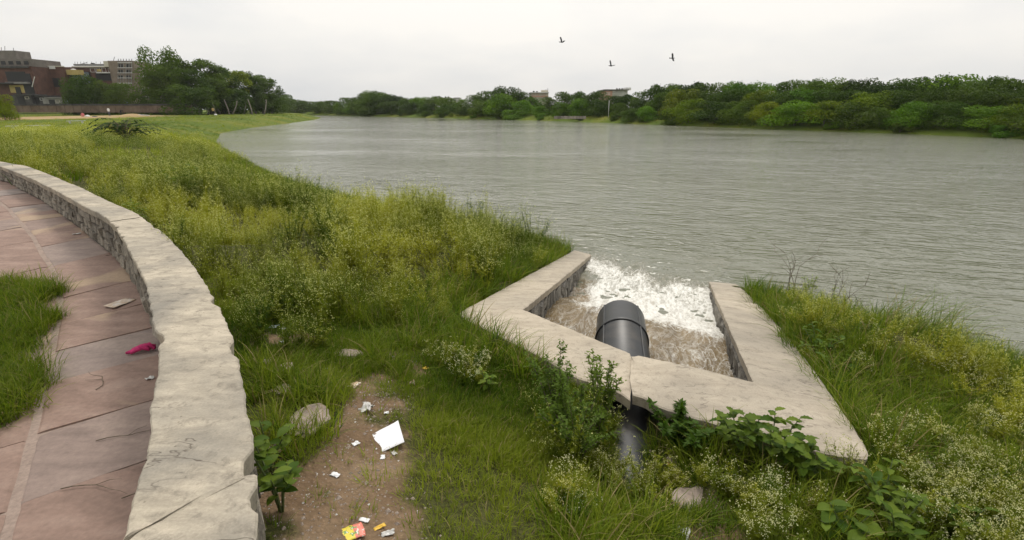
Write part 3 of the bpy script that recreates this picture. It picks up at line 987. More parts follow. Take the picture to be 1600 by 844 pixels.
def blade(mb, base, az, h, lean, w, mi=0, seg=3, curl=1.0):
    d = Vector((math.cos(az), math.sin(az), 0))
    s = Vector((-d.y, d.x, 0))
    o = len(mb.v)
    for k in range(seg + 1):
        u = k / seg
        p = base + d * (lean * u ** 1.6) + Vector((0, 0, h * (u - curl * .35 * u ** 3 * min(1.6, lean / h))))
        ww = w * (1 - u * .85) if k < seg else 0
        if k < seg:
            mb.v += [tuple(p - s * ww), tuple(p + s * ww)]
        else:
            mb.v.append(tuple(p))
    for k in range(seg - 1):
        mb.f.append([o + 2 * k, o + 2 * k + 1, o + 2 * k + 3, o + 2 * k + 2]); mb.m.append(mi)
    mb.f.append([o + 2 * seg - 2, o + 2 * seg - 1, o + 2 * seg]); mb.m.append(mi)
def tuft(name, seed, n, h, spread, lean, w, dry=.06, seg=3):
    r = random.Random(seed)
    mb = MB()
    for _ in range(n):
        a = r.uniform(0, 6.283)
        q = spread * math.sqrt(r.random())
        b2 = a + r.uniform(-.9, .9)
        hh = h * r.uniform(.45, 1.1)
        blade(mb, Vector((q * math.cos(a), q * math.sin(a), -.02)), b2, hh, hh * r.uniform(.15, 1) * lean, w * r.uniform(.7, 1.3), 1 if r.random() < dry else 0, seg, r.uniform(.5, 1.5))
    me = mb.mesh(name, [M_grass, M_dry])
    return me
def leaflet(mb, p, d, up, L, w, mi=0):
    s = d.cross(up)
    s = s.normalized() if s.length > 1e-6 else Vector((1, 0, 0))
    mb.add([p, p + d * (L * .5) + s * w - up * (L * .04), p + d * L - up * (L * .12), p + d * (L * .5) - s * w - up * (L * .04)], [(0, 1, 2, 3)], mi)
def weed(name, seed, H_=.65, nst=7, nfl=6, leafy=1.0, spread=.26, fl_=M_flowery):
    """a branching weed: leaflets below, many tiny pale flower heads on fine twigs above"""
    r = random.Random(seed)
    mb = MB()
    def rv():
        return Vector((r.gauss(0, 1), r.gauss(0, 1), r.gauss(0, 1))).normalized()
    for s in range(nst):
        a = r.uniform(0, 6.283)
        hh = H_ * r.uniform(.6, 1.08)
        out = Vector((math.cos(a), math.sin(a), 0)) * spread * r.uniform(.25, 1.2)
        pts = [Vector((0, 0, -.03)) + out * .08, out * .35 + Vector((0, 0, hh * .35)), out * .75 + Vector((0, 0, hh * .7)), out + Vector((0, 0, hh))]
        mb.tube(pts, [.0045, .004, .003, .0015], 3, 0, False)
        def at(u):
            u *= 3
            k = min(int(u), 2)
            return pts[k].lerp(pts[k + 1], u - k)
        for _ in range(int(20 * leafy)):
            u = r.random() ** 1.1 * .95
            d = (Vector((r.gauss(0, 1), r.gauss(0, 1), r.gauss(.25, .4)))).normalized()
            L = r.uniform(.04, .10) * (1.15 - .6 * u)
            p = at(u)
            leaflet(mb, p, d, Vector((0, 0, 1)), L, L * .13)
            for q in (.35, .6):
                for sg in (1, -1):
                    dd = (d + d.cross(Vector((0, 0, 1))) * sg * 1.1).normalized()
                    leaflet(mb, p + d * L * q, dd, Vector((0, 0, 1)), L * .42, L * .07)
        for _ in range(7):
            u = r.uniform(.45, 1)
            p = at(u)
            d = (out.normalized() * r.uniform(-.4, 1) + Vector((r.gauss(0, .6), r.gauss(0, .6), r.uniform(.5, 1.3)))).normalized()
            L = r.uniform(.06, .17) * H_ / .65
            e = p + d * L
            sd_ = d.orthogonal().normalized() * .0011
            mb.add([p - sd_, p + sd_, e + sd_ * .5, e - sd_ * .5], [(0, 1, 2, 3)], 0)
            for _l in range(3):
                leaflet(mb, p.lerp(e, r.uniform(.1, .7)), rv(), Vector((0, 0, 1)), r.uniform(.02, .045), .004)
            for _f in range(nfl):
                c = e + rv() * r.uniform(.004, .035)
                mb.add([e, e + Vector((.0012, 0, 0)), c], [(0, 1, 2)], 0)
                z = r.uniform(.0042, .0078)
                x, y = rv() * z, rv() * z
                mb.add([c - x, c - y, c + x, c + y], [(0, 1, 2, 3)], 1)
                mb.add([c + Vector((-z, 0, 0)), c + Vector((0, 0, -z)), c + Vector((z, 0, 0)), c + Vector((0, 0, z))], [(0, 1, 2, 3)], 1)
    return mb.mesh(name, [M_weed, fl_])
def reed(name, seed, n, h, lean):
    r = random.Random(seed)
    mb = MB()
    for _ in range(n):
        a = r.uniform(0, 6.283)
        q = .18 * math.sqrt(r.random())
        hh = h * r.uniform(.6, 1.1)
        blade(mb, Vector((q * math.cos(a), q * math.sin(a), -.05)), r.gauss(0, .9), hh, hh * r.uniform(.1, 1) * lean, .004 * r.uniform(.7, 1.3), 1 if r.random() < .12 else 0, 5, 1.2)
    return mb.mesh(name, [M_grass, M_dry])

def forms(tagname, meshes):
    c = bpy.data.collections.new(tagname)
    for k, me in enumerate(meshes):
        o = bpy.data.objects.new('%s_form' % tagname, me)
        c.objects.link(o)
    return c
F_short = forms('short_grass', [tuft('short_grass_tuft', 10 + k, 26, .13, .10, 1.0, .0036, .10) for k in range(4)])
F_long = forms('long_grass', [tuft('long_grass_tuft', 20 + k, 24, .34, .12, 1.2, .0052, .10, 4) for k in range(4)])
F_far = forms('far_grass', [tuft('far_grass_tuft', 30 + k, 40, .42, .5, .7, .012, .10, 2) for k in range(3)])
F_weed = forms('weed', [weed('flowering_weed', 40 + k,   .58 + .06 * k, 7, 3) for k in range(5)])
F_weedw = forms('white_weed', [weed('white_flowering_weed', 60 + k, .46 + .05 * k, 6, 4, 1.3, .22, M_flower) for k in range(3)])
F_reed = forms('reed', [reed('shore_reed', 80 + k, 26, .62, 1.0) for k in range(3)])
def fweed(name, seed):
    r = random.Random(seed)
    mb = MB()
    for _ in range(420):
        a = r.uniform(0, 6.283); q = .55 * math.sqrt(r.random()); hh = .62 * (1 - .5 * (q / .55) ** 2) * r.random() ** .5
        d = Vector((r.gauss(0, 1), r.gauss(0, 1), r.gauss(.4, .5))).normalized()
        leaflet(mb, Vector((q * math.cos(a), q * math.sin(a), hh)), d, Vector((0, 0, 1)), r.uniform(.05, .12), .012, 0)
        if r.random() < .5:
            c = Vector((q * math.cos(a), q * math.sin(a), hh + .05)); z = .010
            mb.add([c + Vector((-z, 0, 0)), c + Vector((0, z * .5, -z)), c + Vector((z, 0, 0)), c + Vector((0, -z * .5, z))], [(0, 1, 2, 3)], 1)
    return mb.mesh(name, [M_weed, M_flowery])
F_weedfar = forms('far_weed', [fweed('far_weed_clump', 90 + k) for k in range(4)])

def scatter(name, label, cat, P, rot, scl, tint, coll, idx):
    me = bpy.data.meshes.new(name)
    me.vertices.add(len(P))
    me.vertices.foreach_set('co', np.asarray(P, np.float32).ravel())
    for nm, ty, arr, key in (('rot', 'FLOAT_VECTOR', rot, 'vector'), ('scl', 'FLOAT', scl, 'value'), ('tint', 'FLOAT', tint, 'value'), ('pick', 'INT', idx, 'value')):
        at = me.attributes.new(nm, ty, 'POINT')
        at.data.foreach_set(key, np.asarray(arr, np.int32 if ty == 'INT' else np.float32).ravel())
    o = link(name, me)
    g = bpy.data.node_groups.new(name + '_spread', 'GeometryNodeTree')
    g.interface.new_socket('Geometry', in_out='INPUT', socket_type='NodeSocketGeometry')
    g.interface.new_socket('Geometry', in_out='OUTPUT', socket_type='NodeSocketGeometry')
    gi = g.nodes.new('NodeGroupInput'); go = g.nodes.new('NodeGroupOutput')
    m2p = g.nodes.new('GeometryNodeMeshToPoints')
    iop = g.nodes.new('GeometryNodeInstanceOnPoints')
    ci = g.nodes.new('GeometryNodeCollectionInfo')
    ci.inputs['Collection'].default_value = coll
    ci.inputs['Separate Children'].default_value = True
    ci.inputs['Reset Children'].default_value = True
    def na(nm, ty):
        n = g.nodes.new('GeometryNodeInputNamedAttribute'); n.data_type = ty; n.inputs['Name'].default_value = nm
        return n.outputs['Attribute']
    L = g.links.new
    L(gi.outputs[0], m2p.inputs['Mesh']); L(m2p.outputs[0], iop.inputs['Points'])
    L(ci.outputs[0], iop.inputs['Instance'])
    iop.inputs['Pick Instance'].default_value = True
    L(na('pick', 'INT'), iop.inputs['Instance Index'])
    e2r = g.nodes.new('FunctionNodeEulerToRotation')
    L(na('rot', 'FLOAT_VECTOR'), e2r.inputs[0]); L(e2r.outputs[0], iop.inputs['Rotation'])
    L(na('scl', 'FLOAT'), iop.inputs['Scale'])
    L(iop.outputs[0], go.inputs[0])
    md = o.modifiers.new('spread', 'NODES'); md.node_group = g
    tag(o, label, cat, None, 'stuff')
    return o

# where nothing grows: slabs of the outfall, wall, pipe
ROCK_PX = [(478, 662, .15), (545, 556, .10), (445, 579, .07), (418, 572, .04), (700, 541, .08), (440, 612, .07), (1085, 782, .13), (1052, 722, .06), (1430, 705, .11), (1440, 735, .11), (430, 705, .05)]
ROCKS = [(*XY(G(a, b)), r) for a, b, r in ROCK_PX]
for a, b in ((553, 604), (642, 600), (665, 577), (428, 512), (445, 515), (441, 535), (1046, 727), (1049, 742), (1032, 790), (1065, 836), (606, 836), (508, 577)):
    ROCKS.append((*XY(G(a, b)), .05))
ROCKS.append((*XY(G(604, 685)), .17))
def slab_polys():
    for I3, O3 in ((oL_in, oL_out), (oR_in, oR_out)):
        yield np.array([XY(p) for p in I3] + [XY(p) for p in O3[::-1]])
SLABS = list(slab_polys())
CH = np.array([XY(A_), XY(C_), XY(D_), XY(B_)])
def blocked(X, Y, pad=.05):
    bl = inside(X, Y, CH)
    for P in SLABS:
        bl |= inside(X, Y, P)
        if pad: bl |= seg_dist(X, Y, P) < pad
    a, e = np.array(XY(p_near - ax * .35)), np.array(XY(p_near + ax * 1.2))
    bl |= seg_dist(X, Y, np.array([a, e]), False) < .11
    for cx, cy, rx in ROCKS:
        bl |= np.hypot(X - cx, Y - cy) < rx
    return bl
def cloud(n_rate, r0, r1, half=56):
    """candidate spots, n_rate per square metre in the sector the view covers"""
    h = math.radians(half)
    n = int(n_rate * h * (r1 * r1 - r0 * r0))
    r = np.sqrt(RNG.uniform(r0 * r0, r1 * r1, n)); a = RNG.uniform(-h, h, n)
    return r * np.sin(a), r * np.cos(a)
class Field:
    def __init__(s, rate, r0, r1):
        s.X, s.Y = cloud(rate, r0, r1)
        s.z, s.d, s.sd, s.wd = gz(s.X, s.Y, True)
        s.r = np.hypot(s.X, s.Y)
        s.n = RNG.random(len(s.X))
    def keep(s, k):
        for a in ('X', 'Y', 'z', 'd', 'sd', 'wd', 'r', 'n'): setattr(s, a, getattr(s, a)[k])
        return s
def blobs(px):
    return [(*XY(G(a, b)), r) for a, b, r in px]
def in_blobs(X, Y, B, soft=.5):
    s = np.zeros(np.shape(X))
    wx = X + (fbm(X * 2.5, Y * 2.5, 121, 3) - .5) * .5; wy = Y + (fbm(X * 2.5 + 5, Y * 2.5, 123, 3) - .5) * .5
    for cx, cy, r in B:
        s = np.maximum(s, 1 - sstep(r * (1 - soft), r * (1 + soft * .4), np.hypot(wx - cx, wy - cy)))
    return s
# weeds thick in these places (centre, radius)
near_weed = blobs([(430, 470, .8), (500, 450, .7), (640, 470, .9), (560, 400, 1.0), (720, 430, .9), (800, 410, .9), (620, 400, 1.2), (850, 655, .30), (905, 655, .25), (900, 720, .22), (940, 650, .15), (820, 600, .2), (400, 520, .35), (480, 540, .2), (650, 500, .5),
                   (330, 390, .9), (300, 340, 1.2), (230, 300, 1.4), (400, 330, 1.3), (480, 350, 1.3)])
white_weed = blobs([(1180, 775, .26), (1150, 835, .2), (1220, 820, .26), (1480, 740, .4), (1560, 760, .4), (1450, 800, .35), (1540, 830, .4), (930, 745, .2), (900, 800, .14), (740, 590, .2), (700, 600, .15), (970, 748, .14), (1015, 765, .12), (945, 690, .14), (1590, 690, .4), (1000, 790, .15)])
gold_weed = blobs([(1270, 485, .32), (1300, 520, .3), (1420, 560, .34), (1470, 580, .34), (1560, 620, .4), (1590, 650, .4), (1370, 575, .2), (1520, 620, .3)])
left_line = np.array([XY(H(378, 470, 1.8)), XY(H(470, 500, 1.9)), XY(H(620, 515, 2.05)), XY(H(713, 480, 2.3))])
def left_weeds(X, Y, d, sd):
    """the rank growth on the bank left of the outfall, beyond the trodden ground"""
    lim = np.interp(X, left_line[:, 0], left_line[:, 1])
    k = sstep(-.15, .35, Y - lim + (fbm(X * 2, Y * 2, 131, 3) - .5) * .6)
    k = k * (X < .25 + (Y - 5) * .33)
    return k * sstep(.35, .95, d + (fbm(X, Y, 133, 3) - .5) * .5) * (sd > .22)

def emit(name, label, cat, F, coll, nform, tint, smin, smax, tilt=.15, sink=0.0, grow=1.0):
    n = len(F.X)
    rot = np.c_[RNG.normal(0, tilt, n), RNG.normal(0, tilt, n), RNG.uniform(0, 6.283, n)]
    scl = RNG.uniform(smin, smax, n) * grow
    o = scatter(name, label, cat, np.c_[F.X, F.Y, F.z - sink], rot, scl, np.clip(tint, 0, 1), coll, RNG.integers(0, nform, n))
    return o

# flowering weeds, near
F = Field(34, 1.5, 13)
bl = blocked(F.X, F.Y, .10)
dens_ = np.maximum(left_weeds(F.X, F.Y, F.d, F.sd) * (.25 + .75 * sstep(.33, .5, fbm(F.X * .9, F.Y * .9, 141, 3))), in_blobs(F.X, F.Y, near_weed) * .6)
dens_ *= (F.d > .25) & (F.sd > .24) & ~bl
F.keep(F.n < dens_ * 1.0)
emit('flowering_weeds', 'rank yellow-green weeds with tiny pale flowers covering the near bank', 'weeds', F, F_weed, 5,
     sstep(.3, .68, fbm(F.X * .7, F.Y * .7, 143, 3)) * .9, .5, 1.0, .15, 0, .55 + .6 * sstep(.3, .65, fbm(F.X * 1.1, F.Y * 1.1, 145, 3)))
# golden weeds on the bank to the right of the outfall
F = Field(50, 1.5, 13)
dens_ = in_blobs(F.X, F.Y, gold_weed) * (F.d > .05) * ~blocked(F.X, F.Y, .12)
F.keep(F.n < dens_)
emit('golden_weeds', 'yellowing feathery weeds along the water beyond the right wing wall', 'weeds', F, F_weed, 5, RNG.uniform(.45, 1, len(F.X)), .36, .62)
# white flowered weeds near the camera
F = Field(110, 1.2, 8)
dens_ = np.maximum(in_blobs(F.X, F.Y, white_weed) * .9, (F.X > 1.0) * (F.d > .2) * .05) * ~blocked(F.X, F.Y, .10) * (F.sd > .25) * (1 - soil_at(F.X, F.Y))
F.keep(F.n < dens_)
emit('white_flowered_weeds', 'low weeds dotted with small white flowers around the outfall slab', 'weeds', F, F_weedw, 3, RNG.uniform(.0, .45, len(F.X)), .32, .58)
# short grass
F = Field(1050, 1.0, 6.5)
sl = soil_at(F.X, F.Y)
bl = blocked(F.X, F.Y, .02)
lw = left_weeds(F.X, F.Y, F.d, F.sd)
dens_ = np.maximum((1 - sl) ** 2, .06) * (.22 + .78 * sstep(.3, .55, fbm(F.X * 1.3, F.Y * 1.3, 151, 4))) * (F.d > .02) * ~bl * (F.sd > .22) * (1 - .75 * lw)
F.keep(F.n < dens_)
emit('short_grass', 'short green turf around the bare earth and the outfall slab', 'grass', F, F_short, 4, sstep(.25, .75, fbm(F.X * .8, F.Y * .8, 153, 3)) * .75 - .06, .35, .9)
# grass by and on the footpath
pg = [(10, 470, .5), (50, 452, .33), (10, 540, .42), (40, 505, .33), (-40, 480, .8), (-60, 560, .8), (0, 400, .35), (-30, 640, .6), (-20, 600, .5)]
pgb = []
for a, b_, r in pg:
    p = U(a, b_, .92); p = U(a, b_, float(z_path(p.x, p.y))); pgb.append((p.x, p.y, r * .78))
F = Field(900, 2.0, 9)
dens_ = in_blobs(F.X, F.Y, pgb, .35) * (F.sd < -.4)
F.keep(F.n < dens_ * .55)
F.z = z_path(F.X, F.Y) + .005
emit('path_grass', 'long dark grass spilling over the left edge of the red footpath', 'grass', F, F_long, 4, RNG.uniform(0, .4, len(F.X)) , .4, .8, .25)
# long grass patches
long_b = blobs([(560, 470, .5), (520, 490, .45), (590, 500, .4), (440, 680, .3), (450, 610, .3), (520, 620, .18), (1380, 620, .7), (1450, 640, .8), (1320, 560, .4), (1400, 680, .6), (1550, 680, .7), (1250, 530, .25), (1210, 480, .2), (1100, 700, .35), (1060, 670, .25), (1160, 700, .25), (650, 540, .3), (1500, 720, .5), (700, 520, .25), (590, 575, .25), (1300, 650, .3),
                (900, 830, .2), (440, 800, .15), (420, 600, .25), (1000, 830, .3), (1350, 830, .4)])
F = Field(330, 1.2, 9)
dens_ = in_blobs(F.X, F.Y, long_b) * .55 * (F.d > .0) * ~blocked(F.X, F.Y, .06) * (F.sd > .24) * (1 - soil_at(F.X, F.Y))
F.keep(F.n < dens_)
emit('long_grass', 'tufts of long arching green grass among the weeds', 'grass', F, F_long, 4, RNG.uniform(.0, .6, len(F.X)), .42, .85, .2)
# green strip along the shore
F = Field(75, 4, 45)
edge = 1 - sstep(.7, 1.5, F.d + (fbm(F.X * .8, F.Y * .8, 161, 3) - .5) * .8)
dens_ = edge * (F.d > -.12) * ~blocked(F.X, F.Y, .08) * (F.sd > .3) * np.clip(14 / F.r, .12, 1) * (F.Y < 70)
F.keep(F.n < dens_)
emit('shore_grass', 'dense green grass fringing the lake shore', 'grass', F, F_long, 4, RNG.uniform(.0, .35, len(F.X)), .7, 1.25, .2)
# reeds standing in the shallows
rb = blobs([(640, 338, .5), (700, 345, .5), (760, 352, .45), (860, 380, .3), (880, 390, .25)])
F = Field(40, 4, 22)
dens_ = np.maximum(in_blobs(F.X, F.Y, rb), .10 * (F.X < 1)) * (F.d < .45) * (F.d > -.35) * ~blocked(F.X, F.Y, .1)
F.keep(F.n < dens_)
F.z = np.maximum(F.z, -.2)
emit('shore_reeds', 'thin dark reeds standing in the shallows of the near shore', 'reeds', F, F_reed, 3, RNG.uniform(0, .3, len(F.X)), .6, 1.1)
# weeds, middle distance
F = Field(7.5, 12, 34)
ac_ = G(200, 226); ok_ = np.hypot(F.X - ac_.x, F.Y - ac_.y) > 1.6
ok_ &= ~((np.abs(F.X * ac_.y - F.Y * ac_.x) / np.hypot(ac_.x, ac_.y) < 1.3) & (F.r < np.hypot(ac_.x, ac_.y)) & (F.r > 20))
F.keep(ok_)
dens_ = (F.sd > .3) * sstep(1.2, 4.5, F.d + (fbm(F.X * .5, F.Y * .5, 171, 3) - .5) * 3) * (.4 + .6 * sstep(.35, .6, fbm(F.X * .35, F.Y * .35, 173, 3))) * (F.X < 0) * (F.Y < 60)
F.keep((F.n < dens_))
emit('bank_weeds', 'yellow-green weeds rolling over the middle of the bank', 'weeds', F, F_weed, 5, sstep(.3, .7, fbm(F.X * .22, F.Y * .22, 175, 3)) * .7, .55, 1.05)
F = Field(2.4, 30, 62)
dens_ = (F.sd > .3) * sstep(.4, 1.2, F.d) * (F.X < 0) * (1 - sstep(36, 58, F.r)) * .8 * (.35 + .65 * sstep(.4, .6, fbm(F.X * .12, F.Y * .12, 181, 3)))
F.keep((F.n < dens_))
emit('field_weeds', 'patches of low weeds on the open field before the trees', 'weeds', F, F_weedfar, 4, sstep(.3, .7, fbm(F.X * .1, F.Y * .1, 183, 3)), .7, 1.3)
F = Field(1.6, 16, 175)
nearbank = (F.X < -2) & (F.d > .1) & (F.X < -2 - (F.Y - 20) * .02) & (F.Y / np.maximum(-F.X, 1) < 3.2)
dens_ = nearbank * np.clip(60 / F.r, .25, 1) * (1 - far_soil_at(F.X, F.Y)) * (F.sd > .3)
F.keep(F.n < dens_)
emit('field_grass', 'open field of pale green grass along the far left shore', 'grass', F, F_far, 3, sstep(.3, .7, fbm(F.X * .08, F.Y * .08, 191, 3)) * .8 + .05, .6, 1.25, .15, 0, np.where(F.r > 55, .45, 1.0))
F = Field(.6, 45, 215)
dens_ = (F.d > .05) * (F.d < 7) * ((F.X > -30) & (F.Y > 40) & (F.Y / np.maximum(-F.X, 1) > 3.2) | (F.X > 20)) 
F.keep(F.n < dens_ * .8)
emit('far_bank_grass', 'strip of green grass at the foot of the far bank thicket', 'grass', F, F_far, 3, RNG.uniform(.1, .6, len(F.X)), .6, 1.1)

# ------------------------------------------------------------------ single plants
M_leaf = leafmat('broad_leaf', (.05, .10, .010), (.15, .21, .025), .35, .5)
M_leafl = leafmat('bright_leaf', (.09, .155, .016), (.20, .26, .035), .4, .5)
M_stem = plain('green_stem', (.09, .12, .035), .7)
def leaf_mesh(name, mat_, jag=0, L=1.0, w=.36, n=7, seed=0):
    r = random.Random(seed)
    mb = MB()
    vs = []
    for k in range(n + 1):
        u = k / n
        ww = w * math.sin(math.pi * min(1, u * .93 + .05)) ** .75 * (1 - .25 * u)
        if k == n: ww = 0
        if jag and 0 < k < n: ww *= 1 + (jag if k % 2 else -jag)
        z = -.28 * u * u + .02
        vs += [(-ww, u * L, z + .10 * ww / w), (0, u * L, z - .02), (ww, u * L, z + .10 * ww / w)]
    fs = []
    for k in range(n):
        o = k * 3
        fs += [(o, o + 1, o + 4, o + 3), (o + 1, o + 2, o + 5, o + 4)]
    mb.add(vs, fs)
    return mb.mesh(name, mat_, True)
LM = [leaf_mesh('leaf', M_leaf, 0, 1, .36, 7, 1), leaf_mesh('leaf', M_leaf, .16, 1, .38, 8, 2), leaf_mesh('leaf', M_leafl, .10, 1, .33, 7, 3), leaf_mesh('leaf', M_leaf, .05, 1, .26, 7, 4)]
def broadleaf(px, py, label, H_=.3, nst=4, nl=6, size=.12, form=0, spread=.16, seed=0, at=None, cat='plant', leaf_lift=.35):
    r = random.Random(seed * 31 + 5)
    p0 = at if at is not None else G(px, py)
    root = empty('broadleaf_plant', p0, r.uniform(0, 6.28))
    tag(root, label, cat)
    for s in range(nst):
        a = s * 6.283 / nst + r.uniform(-.5, .5)
        out = Vector((math.cos(a), math.sin(a), 0)) * spread * r.uniform(.5, 1.2)
        hh = H_ * r.uniform(.65, 1.05)
        pts = [Vector((0, 0, -.04)), out * .3 + Vector((0, 0, hh * .45)), out * .7 + Vector((0, 0, hh * .8)), out + Vector((0, 0, hh))]
        mb = MB(); mb.tube(pts, [.006, .005, .004, .002], 5)
        mb.obj('stem', M_stem, root, True)
        for l in range(nl):
            u = .3 + .7 * (l + .5) / nl
            k = min(int(u * 3), 2)
            p = pts[k].lerp(pts[k + 1], u * 3 - k)
            az = a + l * 2.4 + r.uniform(-.4, .4)
            sz = size * r.uniform(.7, 1.15) * (1.1 - .35 * u)
            o = link('leaf', LM[form], root, p, Euler((leaf_lift * r.uniform(.2, 1.5) , r.uniform(-.25, .25), az - math.pi / 2)), sz)
    return root
def by_edge(A, B, u, o):
    p = A.lerp(B, u); d_ = (B - A).xy.normalized(); n_ = Vector((d_.y, -d_.x))
    if n_.y > 0 and abs(n_.y) > .5: n_ = -n_
    q = p.xy + n_ * o
    return Vector((q.x, q.y, gp(q.x, q.y)))
broadleaf(440, 800, 'clump of large rounded leaves growing against the near end of the curved wall', .32, 5, 8, .085, 0, .13, 1)
broadleaf(425, 735, 'smaller leafy plant beside the wall above the large-leaved clump', .26, 3, 5, .10, 0, .10, 2)
broadleaf(1190, 722, 'jagged-leaved plant leaning over the front slab, first of three from the pipe', .36, 6, 10, .10, 1, .18, 3, by_edge(oR_out[1], oR_out[2], .06, .09))
broadleaf(1245, 735, 'dense jagged-leaved plant in the middle of the front slab edge', .36, 8, 11, .105, 1, .22, 4, by_edge(oR_out[1], oR_out[2], .30, .12))
broadleaf(1300, 752, 'jagged-leaved plant below the slab near its sharp right corner', .26, 6, 10, .10, 1, .18, 5, by_edge(oR_out[1], oR_out[2], .50, .18))
broadleaf(1375, 800, 'leafy plant with pointed leaves under the sharp right corner of the slab', .28, 5, 8, .10, 3, .17, 6)
broadleaf(1395, 848, 'bright leafy plant at the bottom edge in front of the slab corner', .28, 5, 8, .10, 3, .17, 7)
broadleaf(1320, 850, 'low round-leaved plant at the bottom edge before the white flowers', .20, 4, 5, .12, 0, .16, 8)
broadleaf(762, 615, 'small bright green leafy plant in the turf before the left slab', .20, 3, 6, .075, 2, .07, 9)
broadleaf(1500, 840, 'narrow-leaved plant among white flowers at the bottom right', .24, 3, 6, .10, 3, .14, 10)
broadleaf(1275, 560, 'leafy green plant against the outer edge of the right wing wall', .34, 6, 8, .10, 3, .26, 11)
broadleaf(1310, 590, 'second leafy plant below it along the right wing wall', .26, 4, 7, .10, 3, .2, 12)
broadleaf(300, 318, 'bright broad-leaved bush standing out of the weeds behind the curved wall', .75, 9, 10, .15, 2, .5, 13)
broadleaf(215, 352, 'small leafy plant at the back edge of the curved wall coping', .4, 3, 6, .13, 2, .15, 14)

def sprig_bush(px, py, label, H_, nst, spread, leaf, dens, mat_, seed, name='leafy_shrub', cat='shrub', at=None, droop=.0):
    """upright twiggy shrub with many small leaves"""
    r = random.Random(seed)
    root = empty(name, at if at is not None else G(px, py))
    tag(root, label, cat)
    mf = MB(); mt_ = MB()
    for s in range(nst):
        a = r.uniform(0, 6.283)
        out = Vector((math.cos(a), math.sin(a), 0)) * spread * r.uniform(.2, 1.1)
        hh = H_ * r.uniform(.5, 1.05)
        pts = [Vector((0, 0, -.05)), out * .25 + Vector((0, 0, hh * .35)), out * .6 + Vector((0, 0, hh * .7)), out + Vector((0, 0, hh * (1 - droop)))]
        mt_.tube(pts, [.006, .005, .0035, .0015], 4, 0, False)
        for l in range(int(dens * hh)):
            u = r.uniform(.2, 1)
            k = min(int(u * 3), 2)
            p = pts[k].lerp(pts[k + 1], u * 3 - k)
            d = Vector((r.gauss(0, 1), r.gauss(0, 1), r.gauss(.35, .5))).normalized()
            if r.random() < .35:
                e = p + d * r.uniform(.03, .10) * H_
                for _ in range(4):
                    d2 = Vector((r.gauss(0, 1), r.gauss(0, 1), r.gauss(.3, .5))).normalized()
                    leaflet(mf, p.lerp(e, r.random()), d2, Vector((0, 0, 1)), leaf * r.uniform(.6, 1.1), leaf * .2)
            leaflet(mf, p, d, Vector((0, 0, 1)), leaf * r.uniform(.7, 1.3), leaf * .22)
    mt_.obj('stem', M_twig, root)
    mf.obj('foliage', mat_, root)
    return root
sprig_bush(870, 680, 'upright small-leaved shrub rising in front of the left slab', .74, 18, .30, .036, 120, M_leafl, 3)
sprig_bush(935, 690, 'slender small-leaved shrub beside the crack in the slab', .72, 14, .22, .036, 120, M_leafl, 4)
sprig_bush(900, 720, 'low twiggy shrub between the two upright shrubs and the turf', .55, 18, .34, .034, 130, M_leaf, 6)
sprig_bush(1065, 672, 'tangled dark herb hanging over the slab edge right of the crack', .32, 16, .26, .06, 170, M_leaf, 5, at=by_edge(oR_out[0], oR_out[1], .55, .10))
sprig_bush(774, 548, 'sparse little shrub at the lower edge of the left slab', .22, 5, .08, .03, 130, M_leaf, 8)
sprig_bush(1265, 462, 'spindly yellow-flecked shrub at the water beside bare twigs', .75, 10, .35, .04, 70, M_leafl, 9)
# young acacia in the field
M_acac = leafmat('acacia_leaf', (.014, .045, .008), (.04, .09, .016), .3, .6)
def frond_tree(px, py, label):
    r = random.Random(77)
    p0 = G(px, py)
    root = empty('young_acacia', p0 + Vector((0, 0, .1)))
    root.scale = (1.3, 1.3, 1.2)
    tag(root, label, 'sapling')
    mt_, mf = MB(), MB()
    mt_.tube([(0, 0, -.2), (.02, 0, .2), (.0, 0, .5)], [.03, .025, .02], 6)
    for k in range(40):
        a = r.uniform(0, 6.283)
        o = Vector((math.cos(a), math.sin(a), 0))
        L = r.uniform(.5, 1.35)
        p = Vector((0, 0, r.uniform(.05, .5))); up_ = r.uniform(.25, .6)
        pts = [p, p + o * L * .35 + Vector((0, 0, up_)), p + o * L * .75 + Vector((0, 0, up_ * 1.1)), p + o * L * 1.15 + Vector((0, 0, up_ * .6))]
        mt_.tube(pts, [.01, .008, .005, .003], 4, 0, False)
        for q in range(42):
            u = r.uniform(.15, 1) * 2.999
            i = int(u)
            c = pts[i].lerp(pts[i + 1], u - i)
            d = (o.cross(Vector((0, 0, 1))) * r.choice((-1, 1)) + o * .5 + Vector((0, 0, r.uniform(-.5, .2)))).normalized()
            leaflet(mf, c, d, Vector((0, 0, 1)), r.uniform(.09, .18), .03)
    mt_.obj('trunk', M_twig, root)
    mf.obj('crown', M_acac, root)
frond_tree(200, 226, 'dark feathery young acacia alone in the field behind the curved wall')
sprig_bush(160, 220, 'dark thin sapling just left of the feathery young acacia', .9, 5, .2, .09, 40, M_acac, 12, 'young_sapling', 'sapling')

